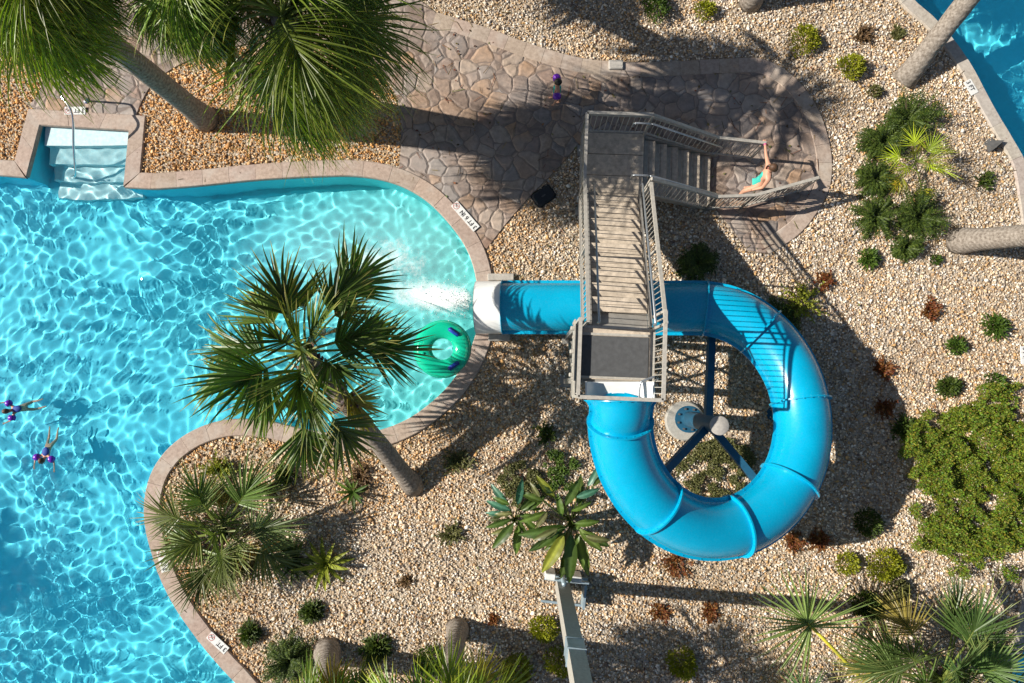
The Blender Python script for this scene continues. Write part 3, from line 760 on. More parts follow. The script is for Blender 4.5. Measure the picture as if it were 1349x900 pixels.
# outer beam that carries the left guard, with outriggers
mb = MB(); mb.bar((-.67, 2.94, LZ-.12), (-.67, .0, DZ-.12), .04, .16); mb.bar((-.67, LY1, LZ-.12), (-.67, LY0, LZ-.12), .04, .16)
for y, z in ((LY1-.03, LZ-.12), (3.6, LZ-.12), (LY0, LZ-.12), (1.95, LZ+.48), (1.0, LZ+1.06), (.05, DZ-.14)): mb.bar((-.67, y, z), (LX0, y, z), .04, .06)
mb.build('outrigger', MAT['stringer'], tower)
mb = MB(); u1 = Vector((0, 0, 1))
for hh_ in (1.05, .10): mb.bar(Vector((DX0, .03, DZ+hh_)), Vector((DX0, DY0, DZ+hh_)), .06, .045)
for y_ in (.03, DY0): mb.bar((DX0, y_, DZ-.1), (DX0, y_, DZ+1.05), .05)
mb.build('guard_rail', MAT['rail'], tower)
mb = MB(); guard(mb, (DX1, .22, DZ), (DX1, DY0, DZ)); mb.build('guard_rail', MAT['rail'], tower)
mb = MB(); u1 = Vector((0, 0, 1)); a, b = Vector((DX0, DY0, DZ)), Vector((DX1, DY0, DZ)); mb.bar(a+u1*1.05, b+u1*1.05, .062, .045); mb.bar(a+u1*.86, b+u1*.86, .03)
mb.build('cross_bar', MAT['rail'], tower)
# solid side panel with round bolt heads on the pool side of the deck
mb = MB(); mb.box((DX0-.03, -.46, DZ+.08), (.02, 1.12, .34)); mb.box((DX0-.02, -1.14, DZ+.22), (.02, .26, .5))  # second, short corner panel is added to shade the slide entry
for k in range(5):
    for z in (3.0, 3.18): mb.tube([(DX0-.035, -.96+.25*k, z), (DX0-.06, -.96+.25*k, z)], .03, 8)
for k in range(3): mb.box((DX0-.07, -.9+.42*k, DZ+.15), (.07, .07, .14), bev=.01)
mb.build('side_panel', MAT['rail'], tower)
GX = -.67
for sx, o_, y1 in ((GX, -.0, .12), (SXR+.07, .0, .22)):
    mb = MB(); guard(mb, (sx, 2.94, LZ+.02), (sx, .0, DZ+.02)); mb.build('guard_rail', MAT['rail'], tower)
mb = MB(); guard(mb, (GX, LY0, LZ), (GX, LY1, LZ)); guard(mb, (GX, LY1, LZ), (LX1, LY1, LZ)); mb.build('guard_rail', MAT['rail'], tower)
for s, o_ in ((SXL, .07), (SXR, -.07)):
    mb = MB(); hrail(mb, (s, 2.98, LZ), (s, -.0, DZ), (o_, 0, 0)); mb.build('handrail', MAT['pipe'], tower, smooth=True)
# low toe curve pipe by the entry
mb = MB(); mb.tube(catmull([(DX1-.05, -.88, DZ+.5), (DX1-.22, -.95, DZ+.5), (DX1-.30, -1.02, DZ+.48), (DX1-.30, DY0, DZ+.45)], 5), .02, 8); mb.build('grab_bar', MAT['pipe'], tower, smooth=True)
# lower flight (down towards +x)
FY0, FY1 = 3.06, 4.28; NL = 7; RL = LZ/NL; RUNL = .283
for k in range(1, NL):
    x = LX1+RUNL*(k-1); z = LZ-RL*k
    mb = MB()
    for q in (0, 1): mb.box((x+RUNL*(.26+.49*q), (FY0+FY1)/2, z-.02), (RUNL*.475, FY1-FY0-.06, .042), bev=.006)
    mb.build('tread', MAT['tread'], tower)
XE = LX1+RUNL*(NL-1)
mb = MB(); mb.bar((LX1+.02, (FY0+FY1)/2, LZ-.12), (XE, (FY0+FY1)/2, .04), FY1-FY0-.08, .02); mb.build('soffit', MAT['stringer'], tower)
for y in (FY0, FY1):
    mb = MB(); mb.bar((LX1, y, LZ-.16), (XE+.1, y, .06), .04, .24); mb.build('stringer', MAT['stringer'], tower)
mb = MB(); guard(mb, (LX1, FY1+.03, LZ), (XE-.1, FY1+.03, .12)); guard(mb, (XE-.1, FY1+.03, .12), (XE+.92, FY1-.03, .06)); mb.build('guard_rail', MAT['rail'], tower)
mb = MB(); guard(mb, (LX1, FY0-.03, LZ), (XE-.1, FY0-.03, .12)); guard(mb, (XE-.1, FY0-.03, .12), (XE+.72, FY0+.05, .06)); guard(mb, (XE+.72, FY0+.05, .06), (XE+2.05, FY0+.48, .06)); mb.build('guard_rail', MAT['rail'], tower)
for y, o_ in ((FY0, .08), (FY1, -.08)):
    mb = MB(); hrail(mb, (LX1-.35, y, LZ), (LX1-.02, y, LZ), (0, o_, 0)); hrail(mb, (LX1, y, LZ), (XE+.05, y, .0), (0, o_, 0)); mb.build('handrail', MAT['pipe'], tower, smooth=True)

# ------------------------------------------------------------------ light pole with electrical bracket
pl = empty('light_pole', P(740, 768), R(-6), label='square grey concrete pole rising beside the broad leaved plant', cat='pole')
mb = MB(); mb.bar((0, 0, 0), (0, 0, 7.4), .27); o = mb.build('shaft', MAT['pole'], pl)
mb = MB(); mb.box((0, 0, 3.95), (.30, .30, .42), bev=.01); mb.box((0, 0, 3.72), (.315, .315, .03)); mb.box((0, 0, 4.18), (.315, .315, .03)); mb.build('collar', MAT['bracket'], pl)
for y, z in ((.17, .42), (.17, .12), (-.42, .05)):
    mb = MB(); mb.bar((-.42, y, z), (.55, y, z), .05, .06); mb.build('strut', MAT['bracket'], pl)
for x in (-.30, .27):
    mb = MB(); mb.box((x, .24, .28), (.22, .13, .50), bev=.012); mb.build('junction_box', MAT['box'], pl)
mb = MB(); mb.tube([(-.02, .22, .0), (-.02, .22, .9)], .05, 10); mb.build('conduit', MAT['bracket'], pl, smooth=True)
mb = MB(); mb.box((.48, -.12, .25), (.05, .5, .5)); mb.build('back_plate', MAT['bracket'], pl)
mb = MB(); mb.bar((0, 0, 7.4), (.9, 0, 7.5), .09); mb.box((1.1, 0, 7.5), (.5, .28, .12), bev=.03); mb.build('lamp_head', MAT['bracket'], pl)

# ------------------------------------------------------------------ swim ring
ring = empty('swim_ring', P(583, 460, .02), R(20), label='translucent green inflatable swim ring with two blue handles floating below the chute', cat='swim ring')
Rm, rm = .445, .205; mb = MB(); n, m = 64, 28
vs = []; fs = []
for i in range(n):
    a = 2*math.pi*i/n
    for j in range(m):
        b = 2*math.pi*j/m; wr = 1+.012*math.sin(a*22)*max(0, math.cos(b-math.pi))
        vs.append(((Rm+rm*wr*math.cos(b))*math.cos(a), (Rm+rm*wr*math.cos(b))*math.sin(a), .62*rm*math.sin(b)))
for i in range(n):
    for j in range(m): fs.append((i*m+j, ((i+1) % n)*m+j, ((i+1) % n)*m+(j+1) % m, i*m+(j+1) % m))
mb.add(vs, fs); mb.build('tube', MAT['ring'], ring, smooth=True)
mb = MB(); mb.lathe([(Rm+rm-.01, .012), (Rm+rm+.012, .006), (Rm+rm+.012, -.006), (Rm+rm-.01, -.012)], 64, cap=False); mb.build('seam', MAT['ring'], ring)
for a in (35, -95+20):
    ca, sa = math.cos(R(a)), math.sin(R(a)); mb = MB(); tx, ty = -sa, ca
    c = Vector((ca*(Rm+.02), sa*(Rm+.02), .122)); t = Vector((tx, ty, 0))
    mb.tube(catmull([tuple(c-t*.13), tuple(c-t*.10+Vector((0, 0, .035))), tuple(c+Vector((0, 0, .045))), tuple(c+t*.10+Vector((0, 0, .035))), tuple(c+t*.13)], 4), .028, 8)
    mb.bar(c-t*.13+Vector((0, 0, .004)), c+t*.13+Vector((0, 0, .004)), .10, .012)
    mb.build('handle', MAT['handle'], ring, smooth=True)
mb = MB(); mb.lathe([(.03, 0), (.03, .03), (.015, .035)], 12, Matrix.Translation((-.44, .05, .122))); mb.build('valve', MAT['ring'], ring)

# ------------------------------------------------------------------ small ground things
vb = empty('valve_box', P(716, 259, .0), R(35), label='black rounded valve box lid set in the gravel beside the path', cat='valve box')
mb = MB(); mb.box((0, 0, .035), (.52, .38, .08), bev=.05); mb.build('lid', MAT['black'], vb)
mb = MB(); mb.box((0, 0, .08), (.10, .03, .012)); mb.build('lid_grip', MAT['mat_dark'], vb)
mb = MB(); mb.box((0, 0, .04), (.34, .22, .10), bev=.02); o = mb.build('paver_block', MAT['concrete']); o.location = P(811, 87, .02); tag(o, 'pale concrete paver block at the upper edge of the path', 'paver')
sp_ = empty('ground_spotlight', P(1306, 190), R(35), label='dark wedge shaped ground spotlight on the gravel near the second pool', cat='spotlight')
mb = MB(); v_ = [(-.17, -.12, .0), (.17, -.10, .0), (.10, .14, 0), (-.12, .12, 0), (-.15, -.10, .22), (.16, -.08, .18), (.05, .05, .06), (-.06, .05, .06)]; mb.add(v_, [(3, 2, 1, 0), (4, 5, 6, 7), (0, 1, 5, 4), (1, 2, 6, 5), (2, 3, 7, 6), (3, 0, 4, 7)]); mb.build('housing', MAT['stone'], sp_)
mb = MB(); mb.tube([(0, 0, 0), (0, -.02, .1)], .02, 8); mb.build('stake', MAT['black'], sp_)

# ------------------------------------------------------------------ palms
def leaf_col(rg, base, var=.25):
    k = 1+rg.uniform(-var, var); return (base[0]*k*rg.uniform(.85, 1.2), base[1]*k, base[2]*k*rg.uniform(.8, 1.2))
def fan(mb, rg, c, d, L, pet, n=26, spread=75, droop=.35, base=(.07, .13, .02), tip=(.30, .28, .07), width=.030, petcol=(.20, .25, .05), costa=.28, sway=.09):
    """one fan leaf: petiole from c along d, a short arching rib, and n folded leaflets along it"""
    d = d.normalized(); g_ = Vector((0, 0, -1)); pts = []; p = c.copy(); dd = d.copy(); k = 6
    for i in range(k+1):
        pts.append(p.copy()); p = p+dd*pet/k; dd = (dd+g_*droop*.14).normalized()
    hub = pts[-1]; rib = [hub.copy()]; rd = dd.copy()
    for i in range(5): rib.append(rib[-1]+rd*L*costa/5); rd = (rd+g_*droop*.12).normalized()
    allp = pts+rib[1:]; mb.col = petcol; mb.tube(allp, [.021*(1-.8*i/len(allp))*min(1.3, L/.9)+.002 for i in range(len(allp))], 5, cap=False)
    side = dd.cross(Vector((0, 0, 1)))
    if side.length < .05: side = Vector((1, 0, 0))
    side.normalize(); roll = rg.uniform(-.75, .75); up_ = side.cross(dd)
    side = (side*math.cos(roll)+up_*math.sin(roll)).normalized(); nrm = side.cross(dd).normalized()
    if nrm.z < 0: nrm = -nrm
    cc = leaf_col(rg, base, .38); tt = tip if rg.random() < .7 else base; fold = rg.uniform(.10, .45)
    for j in range(n):
        s = -1+2*(j+.5)/n; a = R(spread)*(abs(s)**.85)*(1 if s > 0 else -1)+rg.uniform(-.05, .05)
        o_ = (1-abs(s))*4.99; i0 = int(o_); hub_ = rib[i0].lerp(rib[min(5, i0+1)], o_-i0)
        ld = (dd*math.cos(a)+side*math.sin(a)+nrm*(fold*abs(s)+rg.uniform(-.10, .10))+g_*droop*.10).normalized()
        ll = L*(.80-.10*abs(s)**2)*rg.uniform(.78, 1.12); wv = ld.cross(nrm).normalized(); nn = wv.cross(ld)
        tw = rg.uniform(-.7, .7); wv = (wv*math.cos(tw)+nn*math.sin(tw)).normalized(); nn = wv.cross(ld)
        q = hub_.copy(); seg = 6; vs = []; col = []; cur = ld.copy(); dr = droop*rg.uniform(.4, 1.8); kk = rg.uniform(.72, 1.3); sw = side*rg.uniform(-sway, sway)
        for i in range(seg+1):
            t = i/seg; w_ = width*(.5+1.0*t if t < .4 else .9*(1-t)/.6+.03)*min(1.5, max(.6, L))
            vs += [q-wv*w_+nn*w_*.6, q.copy(), q+wv*w_+nn*w_*.6]
            m_ = max(0, t-.66)/.34
            c1 = tuple((cc[x]*(1-m_)+tt[x]*m_)*kk for x in range(3)); c0 = tuple(x*1.12 for x in c1); col += [c1, c0, c1]
            q = q+cur*ll/seg; cur = (cur+g_*dr*(.06+.40*t*t)+sw*t).normalized()
        fs = []
        for i in range(seg):
            o_ = i*3; fs += [(o_, o_+1, o_+4, o_+3), (o_+1, o_+2, o_+5, o_+4)]
        mb.add(vs, fs, col)
def palm(name, base, top, radius, nf, seed, label, group=None, tr=(.26, .19), base_col=(.06, .115, .018), tip=(.30, .27, .07), hang=0., fanL=.55, lean=None, n=26, cat='palm tree', droop=.5, width=.030, dead=3, spread=75, sway=.09):
    rg = random.Random(seed); base = Vector(base); top = Vector(top)
    root = empty(name, base, label=label, cat=cat, group=group); t = top-base
    if tr:
        pts = []; K = 22
        for i in range(K+1):
            s = i/K; bend = lean or Vector((0, 0, 0)); pts.append(Vector((t.x*s, t.y*s, t.z*s))+bend*math.sin(math.pi*s))
        rr = [tr[0]*(1.28-.28*min(1, i/2.5)) + (tr[1]-tr[0])*i/K + rg.uniform(-.006, .006) for i in range(K+1)]
        mb = MB(); mb.tube([Vector((0, 0, -.05))]+pts[1:], rr, 18); mb.build('trunk', MAT['bark'], root, smooth=True)
        mb = MB()
        for q in range(70):
            f_ = 1-.34*(q/70); ii = min(K-1, int(f_*K)); a = q*2.4+rg.uniform(-.2, .2); o_ = Vector((math.cos(a), math.sin(a), 0)); c_ = pts[ii].lerp(pts[ii+1], f_*K-ii) if f_ < 1 else pts[-1]
            k_ = rg.uniform(.12, .26); mb.col = tuple(x*rg.uniform(.6, 1.2) for x in (.26, .21, .14)); mb.bar(c_+o_*rr[ii]*.9, c_+o_*(rr[ii]+k_*.45)+Vector((0, 0, k_)), .07*rg.uniform(.6, 1.1), .02, up=o_)
        mb.build('leaf_bases', MAT['shrubleaf'], root, colors=True)
    mb = MB(); c0 = t
    for i in range(nf):
        f_ = (i+.5)/nf; el = 80-(105+hang)*f_**.85; az = i*2.39996+rg.uniform(-.45, .45); el += rg.uniform(-9, 9)
        e = R(el); d = Vector((math.cos(e)*math.cos(az), math.cos(e)*math.sin(az), math.sin(e)))
        pet = radius*(1-fanL)*rg.uniform(.6, 1.25)*(.5+.5*min(1, f_*2)); L = radius*fanL*rg.uniform(.82, 1.15)
        old = f_ > .88
        fan(mb, rg, c0+Vector((0, 0, rg.uniform(-.12, .12))), d, L, pet, n=n, droop=droop*(1+.5*f_)+hang*.006, base=base_col if not old else (base_col[0]*2.4, base_col[1]*1.3, base_col[2]*1.3), tip=tip, width=width, spread=spread, sway=sway)
    mb.build('crown', MAT['leaf'], root, colors=True)
    if dead:
        mb = MB()
        for i in range(dead):
            az = rg.uniform(0, 6.28); d = Vector((math.cos(az), math.sin(az), -.9)); fan(mb, rg, c0-Vector((0, 0, .1)), d, radius*.4, radius*.25, n=16, droop=1.2, base=(.22, .16, .08), tip=(.25, .18, .1), petcol=(.2, .14, .07))
        mb.build('dead_fronds', MAT['leaf'], root, colors=True)
    return root
palm('palm_tree', P(545, 641), P(402, 464, 3.5), 2.45, 25, 4, 'leaning fan palm with a spiky green crown over the pool edge', n=26, tr=(.205, .15), hang=0, fanL=.54, tip=(.44, .38, .12), base_col=(.085, .14, .022), width=.027, spread=66)
GP = 'tall palms overhanging the flagstone path'
palm('palm_tree', P(272, 158), P(8, -50, 6.6), 2.35, 46, 11, 'tall palm at the upper left corner whose bare trunk crosses the path', GP, tr=(.245, .18), hang=26, n=44, droop=1.35, base_col=(.17, .23, .022), tip=(.50, .48, .10), lean=Vector((-.1, .1, 0)), width=.0115, fanL=.66, spread=80, sway=.3)
palm('palm_tree', P(430, 150), P(374, 24, 5.2), 3.35, 46, 12, 'tall palm with drooping fronds over the golden gravel bed', GP, tr=(.27, .2), hang=26, n=46, droop=1.4, base_col=(.16, .22, .022), tip=(.50, .48, .08), width=.0115, fanL=.66, spread=80, sway=.3)
palm('palm_tree', P(335, 112), P(222, -22, 6.0), 1.75, 32, 21, 'smaller drooping palm between the two overhanging palms at the top border', GP, tr=(.17, .14), hang=26, n=40, droop=1.35, base_col=(.15, .215, .022), tip=(.50, .48, .08), width=.0115, fanL=.66, spread=80, sway=.3)
palm('palm_tree', P(640, -60), P(445, -150, 6.0), 2.3, 34, 13, 'palm beyond the top border reaching over the path top', GP, tr=(.25, .2), hang=18, droop=.75, base_col=(.075, .14, .018), n=26)
palm('palm_tree', P(988, 4), P(1150, -330, 5.0), 2.1, 30, 14, 'palm trunk base standing on gravel at the top border', tr=(.22, .18), n=20)
palm('palm_tree', P(1191, 106), P(1490, -275, 3.4), 1.5, 24, 15, 'smooth grey palm trunk leaning over the second pool', tr=(.225, .2), n=22, dead=2)
palm('palm_tree', P(1262, 318), P(1640, 285, 4.6), 2.0, 30, 16, 'thick palm trunk lying low across the right border gravel', tr=(.245, .2), n=22)
palm('palm_tree', P(603, 828), P(582, 972, 3.9), 1.75, 32, 17, 'short trunked palm at the bottom border with yellow green fronds', tr=(.21, .18), base_col=(.16, .23, .02), tip=(.48, .45, .06), n=24, hang=4, width=.022)
palm('palm_tree', P(432, 858), P(428, 985, 3.2), 1.6, 28, 18, 'palm trunk beside the dark shrub at the bottom left gravel', tr=(.26, .2), base_col=(.12, .18, .02), tip=(.42, .40, .08), n=24, hang=8)
palm('palm_tree', P(-640, 860), P(-880, 815, 4.2), 1.8, 30, 19, 'palm beyond the left border shading the pool', tr=(.25, .2), n=22)
palm('palm_tree', P(420, -190), P(330, -330, 5.0), 2.2, 34, 20, 'palm beyond the top border shading the gravel', tr=(.25, .2), n=22)
# low palmettos
palm('palmetto', P(293, 700), P(293, 700, .6), 1.95, 20, 31, 'low blue green palmetto at the curved pool edge', tr=(.16, .14), base_col=(.12, .17, .05), tip=(.42, .40, .18), fanL=.60, n=32, cat='palmetto', droop=.3, dead=2, width=.021)
palm('palmetto', P(1209, 213), P(1209, 213, .45), 1.05, 13, 32, 'bright yellow green palmetto amid the dark juniper clumps', tr=None, base_col=(.30, .34, .02), tip=(.60, .55, .05), fanL=.52, n=16, cat='palmetto', droop=.2, dead=0, width=.018)
palm('palm_tree', P(1232, 885), P(1240, 893, 1.5), 2.15, 28, 33, 'broad green fan palm in the bottom right corner', tr=(.22, .2), base_col=(.085, .15, .04), tip=(.36, .38, .12), fanL=.56, n=34, droop=.25, hang=-16, dead=1, width=.019)
# the big single fan frond with its yellow stalk
ff = empty('fan_palm', P(1140, 895, 0), label='young fan palm with one large open frond on a yellow stalk', cat='palm')
rg = random.Random(5); mb = MB(); b0 = Vector(P(1140, 895, 0)); hubp = P(1071, 828, 1.5)-b0; st = P(1132, 890, .9)-b0
d = (hubp-st); fan(mb, rg, st, d, 1.75, d.length, n=44, spread=125, droop=.10, base=(.16, .25, .06), tip=(.36, .40, .16), petcol=(.62, .58, .05), width=.020, costa=.1)
mb.build('frond', MAT['leaf'], ff, colors=True)
mb = MB(); mb.tube([(0, 0, 0), tuple(st*.6+Vector((0, 0, .1))), tuple(st), tuple(st.lerp(hubp, .5)+Vector((0, 0, .05))), tuple(hubp+Vector((0, 0, .03)))], [.05, .045, .04, .036, .03], 8); mb.build('petiole', MAT['petiole'], ff, smooth=True)
mb = MB()
for az, e, q in ((150, 20, .9), (200, 15, 1.0), (250, 25, .9), (300, 10, .9), (170, -5, .8), (225, 35, .9)):
    d = Vector((math.cos(R(az))*math.cos(R(e)), math.sin(R(az))*math.cos(R(e)), math.sin(R(e)))); fan(mb, rg, P(1105, 935, .5)-b0, d, 1.0*q, .8, n=26, spread=100, droop=.2, base=(.08, .15, .05), tip=(.28, .32, .12), width=.022)
mb.build('frond', MAT['leaf'], ff, colors=True)

# ------------------------------------------------------------------ shrubs
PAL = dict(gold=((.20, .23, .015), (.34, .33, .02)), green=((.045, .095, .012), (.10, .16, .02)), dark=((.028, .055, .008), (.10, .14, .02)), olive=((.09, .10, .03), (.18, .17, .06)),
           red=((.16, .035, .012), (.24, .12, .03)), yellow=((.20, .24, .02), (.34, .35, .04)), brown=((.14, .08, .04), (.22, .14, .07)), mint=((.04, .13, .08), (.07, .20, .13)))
def shrub(px, py, r, kind, pal, label, seed, group=None, hk=.8, name=None, aspect=1.):
    """r in photo pixels"""
    rg = random.Random(seed*13+7); aspect *= rg.uniform(.78, 1.15); hk *= rg.uniform(.8, 1.2); r = r/58*(1.12 if kind == 'clump' else .97); base = P(px, py, 0); root = empty(name or 'shrub', base, label=label, cat='shrub', group=group); A_, B_ = PAL[pal]
    mb = MB(); st = MB()
    lob = [(rg.uniform(0, 6.28), rg.uniform(.6, 1.2)) for _ in range(8)]
    def rad(az):
        s = 0; w = 0
        for a, v in lob:
            k = math.exp(-((math.atan2(math.sin(az-a), math.cos(az-a)))/.6)**2); s += k*v; w += k
        return s/w if w > .01 else 1
    def leafq(p, d, L, w_, col, bendz=0.):
        d = d.normalized(); s = d.cross(Vector((rg.uniform(-.3, .3), rg.uniform(-.3, .3), 1))); s.normalize(); nn = s.cross(d)
        q1 = p+d*L*.5+nn*L*.06; q2 = p+d*L+Vector((0, 0, -bendz*L))
        mb.add([p-s*w_*.25, q1-s*w_, q2, q1+s*w_, p+s*w_*.25], [(0, 1, 2, 3, 4)], col)
    def colr():
        t = rg.random()**1.3; k = rg.uniform(.75, 1.25); return tuple((A_[i]*(1-t)+B_[i]*t)*k for i in range(3))
    if kind == 'round':
        N = int(900*r/.3*max(.6, r/.3)*.8)
        for _ in range(min(N, 2600)):
            az = rg.uniform(0, 6.28); el = math.asin(rg.random()**.8); q = rg.random()**.25*rad(az)*r*(1+.10*math.sin(az*5+el*7))
            n_ = Vector((math.cos(az)*math.cos(el), math.sin(az)*math.cos(el), math.sin(el)))
            p = Vector((n_.x*q, n_.y*q*aspect, .05+n_.z*q*hk)); leafq(p, n_+Vector((rg.uniform(-.8, .8), rg.uniform(-.8, .8), rg.uniform(0, .8))), rg.uniform(.045, .085), rg.uniform(.012, .02), colr())
    elif kind == 'spiky':
        N = int(min(1500, 420*(r/.3)**1.5))
        for _ in range(N):
            az = rg.uniform(0, 6.28); el = R(rg.uniform(5, 88)); d = Vector((math.cos(az)*math.cos(el), math.sin(az)*math.cos(el)*aspect, math.sin(el)*hk))
            s0 = rg.uniform(.1, .75)*r*rad(az); p = d*s0; leafq(p, d+Vector((rg.uniform(-.5, .5), rg.uniform(-.5, .5), rg.uniform(-.2, .5))), r*rg.uniform(.25, .42), .011+.02*r, colr(), .2)
    elif kind == 'clump':     # feathery juniper like arching sprays
        for _ in range(int(60*(r/.4)**1.2)):
            az = rg.uniform(0, 6.28); el = R(rg.uniform(8, 75)); L = r*rg.uniform(.6, 1.1)*rad(az); d = Vector((math.cos(az)*math.cos(el), math.sin(az)*math.cos(el)*aspect, math.sin(el)*hk)); p = Vector((0, 0, .03))
            for k in range(14):
                p = p+d*L/14; d = (d+Vector((0, 0, -.06))).normalized()
                for s in (-1, 1):
                    sd = d.cross(Vector((0, 0, 1))).normalized()*s; leafq(p, d*.8+sd+Vector((0, 0, rg.uniform(-.2, .5))), rg.uniform(.07, .12), .012, colr(), .2)
    elif kind == 'sparse':
        for _ in range(int(16+30*r/.3)):
            az = rg.uniform(0, 6.28); L = r*rg.uniform(.4, 1.1); el = R(rg.uniform(15, 70)); d = Vector((math.cos(az)*math.cos(el), math.sin(az)*math.cos(el), math.sin(el)*hk)); st.tube([(0, 0, 0), tuple(d*L*.5), tuple(d*L)], .004, 4)
            for k in range(11):
                p = d*L*rg.uniform(.3, 1.05); leafq(p, d+Vector((rg.uniform(-1, 1), rg.uniform(-1, 1), rg.uniform(-.3, .7))), rg.uniform(.05, .09), .017, colr())
    elif kind == 'mat':       # low, patchy
        for _ in range(int(2000*r*r/.16)):
            az = rg.uniform(0, 6.28); q = r*math.sqrt(rg.random())*rad(az); x, y = q*math.cos(az), q*math.sin(az)*aspect
            if float(vnoise(np.array([base.x+x]), np.array([base.y+y]), .16, 4)[0]) < .42: continue
            leafq(Vector((x, y, rg.uniform(.03, .16))), Vector((rg.uniform(-1, 1), rg.uniform(-1, 1), rg.uniform(.1, .9))), rg.uniform(.035, .06), .016, colr())
    elif kind == 'strap':
        for i in range(int(12+r*8)):
            az = i*2.4+rg.uniform(-.3, .3); el = R(rg.uniform(20, 65)); d = Vector((math.cos(az)*math.cos(el), math.sin(az)*math.cos(el), math.sin(el))); p = Vector((0, 0, .03)); c = colr(); L = r*rg.uniform(.8, 1.25); w_ = .045*(r/.6)
            vs = []; s = Vector((-math.sin(az), math.cos(az), 0))
            for k in range(7):
                t = k/6; ww = w_*(math.sin(math.pi*min(1, t*.9+.1))+.05); vs += [p-s*ww+Vector((0, 0, ww*.4)), p.copy(), p+s*ww+Vector((0, 0, ww*.4))]; p = p+d*L/6; d = (d+Vector((0, 0, -.16))).normalized()
            mb.add(vs, [q for k in range(6) for q in ((k*3, k*3+1, k*3+4, k*3+3), (k*3+1, k*3+2, k*3+5, k*3+4))], c)
    for k in range(5):
        a = rg.uniform(0, 6.28); st.tube([(0, 0, -.02), (r*.3*math.cos(a), r*.3*math.sin(a), r*.35*hk), (r*.55*math.cos(a), r*.55*math.sin(a), r*.5*hk)], [.012, .008, .004], 5)
    mb.build('foliage', MAT['shrubleaf'], root, colors=True)
    st.col = (.16, .11, .07); st.c = [(.14, .10, .07)]*len(st.v); st.build('stems', MAT['shrubleaf'], root, colors=True)
    return root
